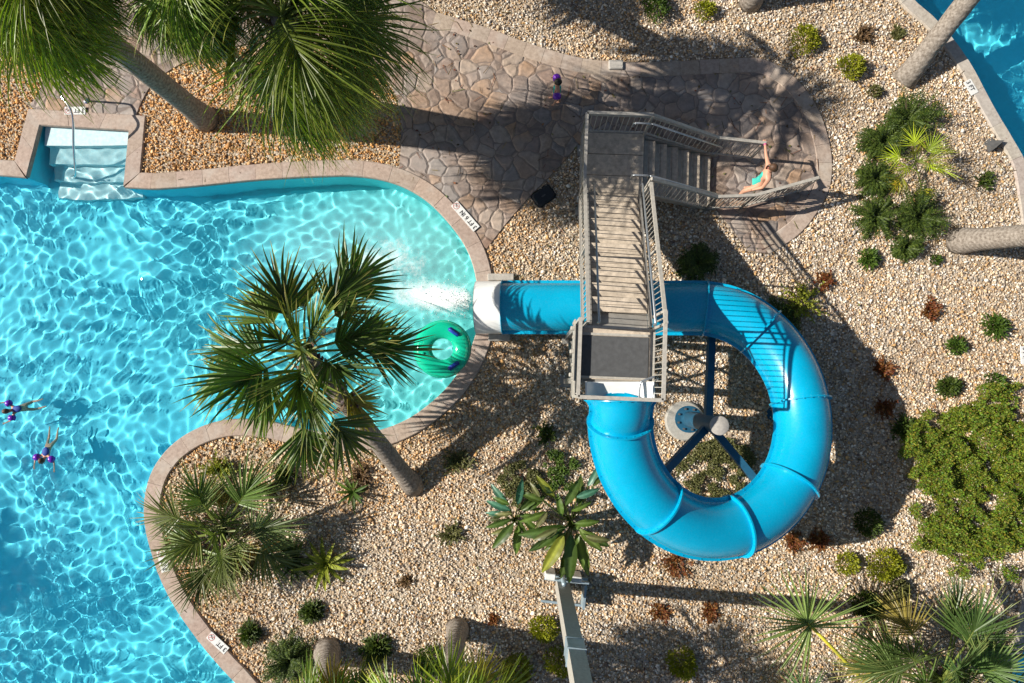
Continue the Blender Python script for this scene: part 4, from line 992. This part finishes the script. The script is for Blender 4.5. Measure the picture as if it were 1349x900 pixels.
S = [
 (862, 12, 20, 'round', 'green', 'dark golden round shrub cut by the top border over the path', 1.0),
 (928, 17, 15, 'round', 'gold', 'small golden shrub on gravel left of the top palm base', 1.),
 (1060, 57, 20, 'round', 'gold', 'upper golden round shrub in the row of three', .9),
 (1117, 93, 20, 'round', 'gold', 'middle golden round shrub in the row of three', .9),
 (1150, 123, 10, 'round', 'olive', 'tiny olive shrub below the leaning grey trunk', .9),
 (1192, 160, 38, 'clump', 'dark', 'topmost dark green juniper clump above the yellow palmetto', .8),
 (1157, 192, 34, 'clump', 'dark', 'dark green juniper clump at the upper left of the yellow palmetto', .8),
 (1150, 238, 30, 'clump', 'dark', 'dark green juniper clump directly left of the yellow palmetto', .8),
 (1150, 285, 30, 'clump', 'dark', 'dark green juniper clump at the lower left of the yellow palmetto', .8),
 (1205, 288, 40, 'clump', 'dark', 'wide dark green juniper clump below the yellow palmetto', .8),
 (1190, 327, 22, 'clump', 'dark', 'small green juniper tuft beneath the wide clump', .8),
 (1143, 342, 20, 'spiky', 'green', 'spiky green tuft standing apart below the juniper clumps', .9),
 (1295, 238, 14, 'sparse', 'dark', 'thin dark green twiggy plant near the second pool coping', .9),
 (1135, 48, 17, 'sparse', 'brown', 'dry brown twiggy plant beside the upper golden shrub', .6),
 (1182, 45, 13, 'sparse', 'olive', 'sparse bare twig plant left of the leaning trunk', .4),
 (1230, 343, 8, 'round', 'green', 'tiny green sprig below the thick trunk', .7),
 (1308, 430, 22, 'spiky', 'green', 'bright green tufted plant in the open gravel at right', .9),
 (1257, 456, 18, 'spiky', 'green', 'small green tuft left of the tufted plant in open gravel', .9),
 (1224, 409, 18, 'sparse', 'red', 'red and green twiggy plant in open gravel', .7),
 (1247, 509, 22, 'spiky', 'dark', 'dark green tuft at the edge of the ground cover', .8),
 (1307, 503, 13, 'round', 'green', 'little round green plant above the ground cover', .8),
 (1163, 487, 20, 'sparse', 'red', 'rust red twiggy plant in the gravel right of the tube', .7),
 (1163, 537, 18, 'sparse', 'red', 'rust red plant half in the shadow of the tube', .7),
 (1085, 370, 14, 'sparse', 'red', 'small red plant under the railing shadow', .6),
 (1054, 398, 38, 'sparse', 'yellow', 'sprawling yellow green shrub beside the top of the tube', .6),
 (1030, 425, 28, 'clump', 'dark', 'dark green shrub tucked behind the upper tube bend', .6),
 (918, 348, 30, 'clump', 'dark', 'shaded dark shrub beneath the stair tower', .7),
 (1190, 565, 22, 'spiky', 'dark', 'dark spiky plant at the left edge of the ground cover', .8),
 (1113, 739, 15, 'round', 'gold', 'small golden shrub left of the bigger golden shrub below the tube', .9),
 (1165, 743, 26, 'round', 'gold', 'large golden green shrub right of the tube bottom', .85),
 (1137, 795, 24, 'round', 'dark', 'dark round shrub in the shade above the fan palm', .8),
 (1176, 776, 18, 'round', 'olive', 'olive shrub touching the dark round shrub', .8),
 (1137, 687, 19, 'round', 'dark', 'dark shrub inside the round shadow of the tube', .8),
 (892, 742, 22, 'sparse', 'red', 'red leaved plant poking out under the tube bottom', .5),
 (868, 806, 17, 'sparse', 'red', 'low red plant between the two trunk shadows, nearer the pole', .5),
 (934, 806, 17, 'sparse', 'red', 'low red plant between the two trunk shadows, nearer the fan palm', .5),
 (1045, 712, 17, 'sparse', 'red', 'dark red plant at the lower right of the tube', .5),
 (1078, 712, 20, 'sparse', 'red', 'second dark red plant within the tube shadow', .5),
 (715, 826, 20, 'round', 'gold', 'golden green shrub left of the concrete pole', .85),
 (737, 869, 19, 'round', 'gold', 'golden shrub touching the foot side of the concrete pole', .85),
 (897, 873, 21, 'round', 'gold', 'lone golden round shrub in the lower shadow', .85),
 (680, 880, 22, 'round', 'gold', 'golden shrub mixed with the bottom palm fronds', .85),
 (605, 609, 24, 'sparse', 'olive', 'olive twiggy shrub right of the leaning palm base', .5),
 (595, 702, 20, 'sparse', 'olive', 'small olive shrub in the open lower gravel', .5),
 (720, 572, 18, 'sparse', 'dark', 'dark plant in the palm shadow left of the tube', .6),
 (413, 804, 24, 'spiky', 'dark', 'dark green tuft right of the palmetto', .8),
 (330, 832, 21, 'spiky', 'dark', 'dark green tuft by the pool coping below the palmetto', .8),
 (383, 868, 34, 'clump', 'dark', 'large dark green shrub left of the bottom left trunk', .8),
 (497, 851, 26, 'spiky', 'dark', 'round dark green shrub between the two bottom trunks', .8),
 (568, 866, 19, 'round', 'green', 'green shrub beside the short bottom trunk', .8),
 (375, 624, 20, 'spiky', 'dark', 'dark tuft beneath the leaning palm crown', .8),
 (292, 618, 26, 'sparse', 'yellow', 'yellow green plant behind the palmetto near the coping', .8),
 (475, 626, 24, 'sparse', 'brown', 'withered brown plant left of the leaning palm base', .6),
 (466, 648, 26, 'strap', 'green', 'thin green strap leaved plant beside the withered plant', 1.),
 (430, 742, 38, 'strap', 'yellow', 'yellow green strap leaved plant in the lower left gravel', 1.),
 (392, 735, 34, 'strap', 'dark', 'dark green strap leaved plant touching the yellow one', 1.),
 (320, 745, 26, 'sparse', 'olive', 'olive sprig under the palmetto fronds', .6),
 (535, 765, 9, 'sparse', 'brown', 'tiny dry brown sprig in the lower gravel', .5),
 (650, 815, 9, 'sparse', 'red', 'small rusty sprig above the trunk shadow', .5),
]
for i, (px, py, r, k, p_, lab, hk) in enumerate(S):
    shrub(px, py, r, k, p_, lab, i+1, hk=hk)
shrub(945, 618, 52, 'mat', 'olive', 'low olive ground shrub in the middle of the tube loop', 90, hk=.3)
shrub(690, 640, 36, 'mat', 'olive', 'patchy olive ground shrub left of the broad leaved plant', 91)
shrub(738, 618, 28, 'mat', 'green', 'patchy green ground shrub above the broad leaved plant', 92)
# ground cover
def cover():
    rg = np.random.default_rng(4); rr = random.Random(9)
    poly = [P2(*p) for p in [(1180, 575), (1205, 545), (1240, 522), (1290, 505), (1360, 505), (1440, 540), (1440, 740), (1345, 762), (1290, 758), (1235, 762), (1200, 740), (1188, 700), (1192, 650), (1178, 610)]]
    xs = [p[0] for p in poly]; ys = [p[1] for p in poly]; N = 105000
    X = rg.uniform(min(xs), max(xs), N); Y = rg.uniform(min(ys), max(ys), N)
    nz = vnoise(X, Y, .34, 5)*.6+vnoise(X, Y, .13, 6)*.4; e = dist_poly(poly, X, Y)
    ok = inside(poly, X, Y) & (nz+.28*np.clip(e/.7, 0, 1) > .55+.10*(Y < P2(1250, 650)[1])); X, Y, nz = X[ok], Y[ok], nz[ok]
    mb = MB(); base = P(1280, 630, 0)
    for x, y, q in zip(X, Y, nz):
        hh = .05+.45*min(1, max(0, (q-.30)*2.0)); p = Vector((x, y, hh*rr.uniform(.35, 1.05))); d = Vector((rr.uniform(-1, 1), rr.uniform(-1, 1), rr.uniform(.0, .8))).normalized(); s = d.cross(Vector((0, 0, 1)))
        if s.length < .1: continue
        s.normalize(); L = rr.uniform(.032, .062); t = rr.random(); c = tuple((a*(1-t)+b*t)*rr.uniform(.7, 1.3) for a, b in zip((.07, .12, .012), (.26, .30, .03)))
        m_ = p+d*L*.5; mb.add([p, m_-s*L*.3, p+d*L, m_+s*L*.3], [(0, 1, 2, 3)], c)
    o = mb.build('ground_cover', MAT['shrubleaf'], colors=True); tag(o, 'spreading green ground cover over the pebbles at right', 'ground cover', kind='stuff')
cover()

# broad leaved plants (bird of paradise like)
def broad(px, py, seed, leaves, label, h=1.3):
    rg = random.Random(seed); base = P(px, py, 0); root = empty('broad_leaved_plant', base, label=label, cat='plant')
    extra = [(lx+rg.uniform(-9, 9), ly+rg.uniform(-9, 9), ang+rg.uniform(-40, 40), L*.68, rg.choice(['green', 'dark', 'olive'])) for lx, ly, ang, L, pal in leaves]
    for (lx, ly, ang, L, pal) in leaves+extra:
        z = rg.uniform(.75, 1.15)*h; hub = P(lx, ly, z)-base; mb = MB()
        A_, B_ = PAL[pal]; t = rg.random(); t2 = rg.uniform(.65, 1.25); c = tuple((a*(1-t)+b*t)*t2 for a, b in zip(A_, B_)); vein = tuple(x*1.7+.03 for x in c)
        mb.col = (.10, .16, .03); mb.tube([(0, 0, 0), tuple(hub*.4+Vector((0, 0, h*.25))), tuple(hub)], [.02, .015, .010], 6, cap=False)
        d = Vector((math.cos(R(ang)), math.sin(R(ang)), .25)); L = L/58*.84*rg.uniform(.8, 1.1); s = Vector((-math.sin(R(ang)), math.cos(R(ang)), 0)); p = hub.copy(); roll = rg.uniform(-.45, .45); s = (s*math.cos(roll)+Vector((0, 0, 1))*math.sin(roll)); vs = []; cs = []
        K = 9
        for k in range(K+1):
            u_ = k/K; w_ = L*.145*math.sin(math.pi*(u_**.8*.93+.05))**.8; wob = .02*math.sin(k*2.3+seed)
            vs += [p-s*w_+Vector((0, 0, w_*.35+wob)), p-s*w_*.5+Vector((0, 0, w_*.22)), p.copy(), p+s*w_*.5+Vector((0, 0, w_*.22)), p+s*w_+Vector((0, 0, w_*.35-wob))]
            kk = rg.uniform(.85, 1.15); cs += [tuple(x*kk for x in c)]*2+[vein]+[tuple(x*kk*.92 for x in c)]*2
            p = p+d*L/K; d = (d+Vector((0, 0, -.085))).normalized()
        mb.add(vs, [(k*5+j, k*5+j+1, k*5+j+6, k*5+j+5) for k in range(K) for j in range(4)], cs)
        o = mb.build('leaf', MAT['leaf'], root, colors=True, smooth=True)
broad(752, 684, 2, [(745, 665, 60, 50, 'green'), (730, 655, 130, 42, 'yellow'), (715, 660, 160, 38, 'green'), (760, 655, 20, 44, 'mint'), (775, 640, 60, 40, 'mint'), (745, 695, 190, 66, 'green'), (735, 700, 215, 62, 'green'), (742, 706, 240, 66, 'yellow'),
    (752, 705, 268, 70, 'green'), (760, 703, 285, 66, 'green'), (768, 700, 330, 48, 'green'), (758, 690, 5, 42, 'green'), (740, 680, 100, 38, 'green'), (720, 675, 200, 40, 'green'), (750, 720, 255, 48, 'dark'), (762, 665, 85, 40, 'dark')], 'broad leaved green plant growing left of the lower tube', 1.3)
broad(678, 684, 5, [(672, 672, 160, 44, 'mint'), (668, 664, 130, 38, 'mint'), (682, 665, 80, 40, 'mint'), (688, 672, 30, 38, 'green'), (672, 684, 200, 38, 'green'), (676, 690, 230, 44, 'green'), (683, 692, 265, 44, 'green'), (690, 684, 320, 40, 'green'), (662, 676, 180, 30, 'mint')], 'smaller blue green broad leaved plant left of the bigger one', 1.0)

# ------------------------------------------------------------------ people
def body(name, root, verts, edges, mat, sub=2):
    """verts: name -> (x, y, z, r)"""
    me = bpy.data.meshes.new(name); keys = list(verts); ix = {k: i for i, k in enumerate(keys)}
    me.from_pydata([verts[k][:3] for k in keys], [(ix[a], ix[b]) for a, b in edges], [])
    o = bpy.data.objects.new(name, me); C.objects.link(o)
    sk = o.modifiers.new('skin', 'SKIN'); sk.use_smooth_shade = True; su = o.modifiers.new('sub', 'SUBSURF'); su.levels = su.render_levels = sub
    lay = me.skin_vertices[0].data if me.skin_vertices else None
    if lay is None:
        bm = bmesh.new(); bm.from_mesh(me); bm.verts.layers.skin.verify(); bm.to_mesh(me); bm.free(); lay = me.skin_vertices[0].data
    for k in keys: lay[ix[k]].radius = (verts[k][3],)*2 if len(verts[k]) < 5 else (verts[k][3], verts[k][4])
    lay[0].use_root = True
    bpy.context.view_layer.update(); dg = bpy.context.evaluated_depsgraph_get()
    m2 = bpy.data.meshes.new_from_object(o.evaluated_get(dg)); bpy.data.objects.remove(o); m2.materials.clear(); m2.materials.append(mat)
    o2 = bpy.data.objects.new(name, m2); C.objects.link(o2); o2.parent = root
    m2.polygons.foreach_set('use_smooth', np.ones(len(m2.polygons), dtype=bool)); return o2
def ellipsoid(mb, c, r, M=None, n=20, m=12, zmin=-1):
    vs = []; 
    for i in range(m+1):
        ph = math.pi*i/m; z = max(zmin, math.cos(ph))
        for j in range(n): vs.append(Vector((r[0]*math.sin(ph)*math.cos(2*math.pi*j/n), r[1]*math.sin(ph)*math.sin(2*math.pi*j/n), r[2]*z)))
    M = M or Matrix(); vs = [Vector(c)+(M @ v) for v in vs]
    mb.add(vs, [(i*n+j, (i+1)*n+j, (i+1)*n+(j+1) % n, i*n+(j+1) % n) for i in range(m) for j in range(n)])
def head(root, c, fwd, up, s, hair, long=False):
    """face parts around centre c; fwd = way the face looks"""
    fwd = Vector(fwd).normalized(); up = (Vector(up)-fwd*Vector(up).dot(fwd)).normalized(); rt_ = fwd.cross(up)
    M = Matrix((fwd, -rt_, up)).transposed(); c = Vector(c)
    q = lambda x, y, z: c+M @ Vector((x, y, z))*s
    mb = MB(); ellipsoid(mb, q(-.008, 0, .022), (.103*s, .088*s, .105*s), M); 
    if long:
        ellipsoid(mb, q(-.085, 0, -.06), (.05*s, .065*s, .13*s), M)
    mb.build('hair', hair, root, smooth=True)
    mb = MB()
    for y in (-.033, .033): ellipsoid(mb, q(.083, y, .0), (.010*s, .014*s, .009*s), M, 10, 6)
    mb.build('eyes', MAT['eye'], root, smooth=True)
    mb = MB(); ellipsoid(mb, q(.082, 0, -.058), (.012*s, .025*s, .008*s), M, 10, 6); mb.build('mouth', MAT['lip'], root, smooth=True)
    return q
def hand(v, e, wrist, key, d, palm_n, s=1., curl=.25):
    """adds palm and five fingers to a skin graph; wrist = existing key"""
    w = Vector(v[wrist][:3]); d = Vector(d).normalized(); n_ = Vector(palm_n); n_ = (n_-d*n_.dot(d)).normalized(); sd = d.cross(n_)
    p1 = w+d*.045*s; v[key+'p'] = (*p1, .021*s); e.append((wrist, key+'p'))
    for i, (o_, L) in enumerate(((-.030, .062), (-.010, .075), (.010, .070), (.028, .055))):
        a = p1+d*.035*s+sd*o_*s; b = a+(d*(1-curl)+n_*curl).normalized()*L*.5*s; c = b+(d*(1-2*curl)+n_*2*curl).normalized()*L*.5*s
        for t, q, r_ in (('a', a, .0095), ('b', b, .0085), ('c', c, .007)): v[f'{key}{i}{t}'] = (*q, r_*s)
        e += [(key+'p', f'{key}{i}a'), (f'{key}{i}a', f'{key}{i}b'), (f'{key}{i}b', f'{key}{i}c')]
    a = w+d*.03*s+sd*-.03*s; b = a+(d*.6-sd*.6+n_*.4).normalized()*.035*s
    v[key+'ta'] = (*a, .011*s); v[key+'tb'] = (*b, .008*s); e += [(key+'p', key+'ta'), (key+'ta', key+'tb')]

# woman climbing off the path, holding the rail end
wf = P(990, 249, 0); woman = empty('person', wf, label='person in a teal swimsuit at the stair foot, one arm stretched to the handrail', cat='person')
def W_(x, y, z, r): return (x, y, z, r)
hd = P(1018, 221, 1.5)-wf; hx, hy = hd.x, hd.y
hand_t = P(1007, 187, 1.08)-wf
v = {'pel': (hx-.03, hy-.10, .86, .125, .10), 'wst': (hx-.02, hy-.07, 1.00, .10, .085), 'chs': (hx, hy-.04, 1.18, .13, .095), 'nck': (hx, hy-.01, 1.33, .045), 'hd0': (hx, hy, 1.40, .06), 'hd1': (hx+.0, hy, 1.47, .088), 'hd2': (hx, hy, 1.55, .075),
     'shR': (hx-.01, hy+.13, 1.28, .055), 'elR': (hx-.02, hy+.36, 1.20, .036), 'wrR': (hand_t.x, hand_t.y-.06, 1.115, .024),
     'shL': (hx-.01, hy-.19, 1.27, .055), 'elL': (hx-.05, hy-.28, 1.03, .038), 'wrL': (hx-.20, hy-.28, .87, .024),
     'hpR': (hx-.02, hy-.02, .82, .085), 'knR': (hx-.02, hy-.01, .47, .052), 'anR': (hx+.02, hy-.0, .12, .034), 'ftR': (hx-.06, hy+.0, .065, .034), 'toR': (hx-.14, hy+.01, .055, .026),
     'hpL': (hx-.05, hy-.19, .82, .085), 'knL': (hx-.30, hy-.22, .58, .054), 'anL': (hx-.32, hy-.25, .22, .034), 'ftL': (hx-.40, hy-.25, .17, .034), 'toL': (hx-.48, hy-.25, .155, .026)}
e = [('pel', 'wst'), ('wst', 'chs'), ('chs', 'nck'), ('nck', 'hd0'), ('hd0', 'hd1'), ('hd1', 'hd2'), ('chs', 'shR'), ('shR', 'elR'), ('elR', 'wrR'), ('chs', 'shL'), ('shL', 'elL'), ('elL', 'wrL'),
     ('pel', 'hpR'), ('hpR', 'knR'), ('knR', 'anR'), ('anR', 'ftR'), ('ftR', 'toR'), ('pel', 'hpL'), ('hpL', 'knL'), ('knL', 'anL'), ('anL', 'ftL'), ('ftL', 'toL')]
hand(v, e, 'wrR', 'R', (0, 1, -.15), (0, 0, -1), 1., .45); hand(v, e, 'wrL', 'L', (-.6, 0, -.8), (0, 1, 0), 1., .25)
body('body', woman, v, e, MAT['skin'])
def suit(root, v, m, k=1.12, mat=None):
    vv = {}
    for n_ in ('pel', 'wst', 'chs'):
        a = v[n_]; vv[n_] = (a[0], a[1], a[2], a[3]*k, a[4]*k)
    vv['top'] = (v['chs'][0], v['chs'][1], v['chs'][2]+.05, .085, .07); vv['low'] = (v['pel'][0], v['pel'][1], v['pel'][2]-.09, .10, .08)
    return body('swimsuit', root, vv, [('low', 'pel'), ('pel', 'wst'), ('wst', 'chs'), ('chs', 'top')], mat or MAT['teal'])
suit(woman, v, None)
head(woman, (hx, hy, 1.50), (-1, .15, 0), (0, 0, 1), .92, MAT['hair'], True)
mb = MB(); mb.tube([Vector(v['wrR'][:3])+Vector((0, .0, 0))-Vector((0, .03, 0)), Vector(v['wrR'][:3])+Vector((0, .01, 0))], .032, 12); mb.build('wristband', MAT['pink'], woman, smooth=True)
def armfloat(root, c, d, s=1.):
    d = Vector(d).normalized(); mb = MB(); prof = [(-.075, .045), (-.07, .075), (-.035, .095), (0, .098), (.035, .095), (.07, .075), (.075, .045)]
    pts = [Vector(c)+d*x*s for x, _ in prof]; mb.tube(pts, [r_*s for _, r_ in prof], 16); mb.build('arm_float', MAT['purple'], root, smooth=True)
# child on the path, walking left
cf = P(731, 116, 0); kid = empty('person', cf, label='child in a green swimsuit and purple arm floats walking on the flagstones', cat='person')
hd = P(735, 108, 1.0)-cf; hx, hy = hd.x, hd.y
v = {'pel': (hx, hy, .52, .085, .075), 'wst': (hx, hy, .62, .08, .07), 'chs': (hx, hy, .74, .09, .07), 'nck': (hx, hy, .84, .035), 'hd0': (hx, hy, .90, .055), 'hd1': (hx, hy, .97, .085), 'hd2': (hx, hy, 1.04, .07)}
e = [('pel', 'wst'), ('wst', 'chs'), ('chs', 'nck'), ('nck', 'hd0'), ('hd0', 'hd1'), ('hd1', 'hd2')]
for s, n_ in ((1, 'R'), (-1, 'L')):
    v['sh'+n_] = (hx, hy+s*.11, .80, .036); v['el'+n_] = (hx-.02, hy+s*.27, .70, .027); v['wr'+n_] = (hx-.08, hy+s*.33, .58, .019)
    v['hp'+n_] = (hx, hy+s*.055, .48, .06); v['kn'+n_] = (hx-s*.06, hy+s*.06, .29, .038); v['an'+n_] = (hx-s*.08+.01, hy+s*.06, .085, .025); v['ft'+n_] = (hx-s*.08-.05, hy+s*.06, .06, .026); v['to'+n_] = (hx-s*.08-.09, hy+s*.06, .055, .02)
    e += [('chs', 'sh'+n_), ('sh'+n_, 'el'+n_), ('el'+n_, 'wr'+n_), ('pel', 'hp'+n_), ('hp'+n_, 'kn'+n_), ('kn'+n_, 'an'+n_), ('an'+n_, 'ft'+n_), ('ft'+n_, 'to'+n_)]
    hand(v, e, 'wr'+n_, n_, (-.3, 0, -1), (0, -s, 0), .7)
body('body', kid, v, e, MAT['skin']); suit(kid, v, None); head(kid, (hx, hy, .985), (-1, 0, -.1), (0, 0, 1), .85, MAT['darkhair'])
for s in (1, -1): armfloat(kid, (hx-.01, hy+s*.205, .745), (.05, s*.8, -.5), .95)
# two swimmers lying prone with arm floats
def swimmer(px, py, ang, label, hairm, suitm, seed):
    base = P(px, py, -.10); r = empty('person', base, R(ang), label=label, cat='person'); r.scale = (.8, .8, .8)       # local +x = swimming direction
    v = {'pel': (-.34, 0, -.10, .085, .075), 'wst': (-.24, 0, -.08, .08, .07), 'chs': (-.12, 0, -.05, .09, .07), 'nck': (-.03, 0, .0, .038), 'hd0': (.02, 0, .05, .06), 'hd1': (.06, 0, .09, .088), 'hd2': (.08, 0, .14, .07)}
    e = [('pel', 'wst'), ('wst', 'chs'), ('chs', 'nck'), ('nck', 'hd0'), ('hd0', 'hd1'), ('hd1', 'hd2')]
    for s, n_ in ((1, 'R'), (-1, 'L')):
        v['sh'+n_] = (-.07, s*.12, .0, .038); v['el'+n_] = (.03, s*.27, -.0, .028); v['wr'+n_] = (.27, s*.30, -.07, .02)
        v['hp'+n_] = (-.38, s*.06, -.13, .06); v['kn'+n_] = (-.55, s*.12, -.30, .04); v['an'+n_] = (-.78, s*.10, -.26-.05*s, .026); v['ft'+n_] = (-.83, s*.10, -.26-.05*s, .024); v['to'+n_] = (-.90, s*.11, -.25-.05*s, .018)
        e += [('chs', 'sh'+n_), ('sh'+n_, 'el'+n_), ('el'+n_, 'wr'+n_), ('pel', 'hp'+n_), ('hp'+n_, 'kn'+n_), ('kn'+n_, 'an'+n_), ('an'+n_, 'ft'+n_), ('ft'+n_, 'to'+n_)]
        hand(v, e, 'wr'+n_, n_, (1, 0, -.2), (0, 0, -1), .75)
    b = body('body', r, v, e, MAT['skin']); b.cycles.is_caustics_receiver = True
    s_ = suit(r, v, None, 1.12, suitm); h = head(r, (.06, 0, .11), (1, 0, .1), (-.1, 0, 1), .88, hairm)
    for s in (1, -1): armfloat(r, (-.01, s*.215, .02), (.3, s*.8, -.05), 1.05)
    mb = MB(); ellipsoid(mb, (-.20, 0, .02), (.13, .10, .05)); mb.build('back_float', MAT['navy'], r, smooth=True)
swimmer(59, 604, -98, 'swimming child with purple arm floats and blue back float, lower of the two swimmers', MAT['hair'], MAT['navy'], 1)
swimmer(14, 541, 195, 'swimming child with purple arm floats cut by the left border', MAT['hair'], MAT['navy'], 2)

# dry leaves and twigs strewn on the gravel
def litter():
    rr = random.Random(3); rg = np.random.default_rng(5); x0, y0 = P2(150, 930); x1, y1 = P2(1349, 0); N = 3200
    X = rg.uniform(x0, x1, N); Y = rg.uniform(y0, y1, N); ok = ~inside(POOL, X, Y) & ~inside(POOLR, X, Y) & (vnoise(X, Y, 1.1, 14) > .45)
    mb = MB()
    for x, y in zip(X[ok], Y[ok]):
        a = rr.uniform(0, 6.28); d = Vector((math.cos(a), math.sin(a), rr.uniform(-.1, .2))); s = Vector((-d.y, d.x, rr.uniform(-.3, .3))); p = Vector((x, y, .06)); c = tuple(v_*rr.uniform(.6, 1.2) for v_ in rr.choice([(.20, .10, .04), (.28, .19, .09), (.12, .07, .035)]))
        if rr.random() < .55:
            L = rr.uniform(.04, .09); w_ = L*.3; mb.add([p-d*L*.5, p-s*w_, p+d*L*.5, p+s*w_], [(0, 1, 2, 3)], c)
        else:
            L = rr.uniform(.08, .3); w_ = .006; mb.add([p-d*L*.5-s*w_, p+d*L*.5-s*w_, p+d*L*.5+s*w_, p-d*L*.5+s*w_], [(0, 1, 2, 3)], c)
    o = mb.build('leaf_litter', MAT['shrubleaf'], colors=True); tag(o, 'dry brown leaves and twigs strewn over the pebbles', 'litter', kind='stuff')
litter()
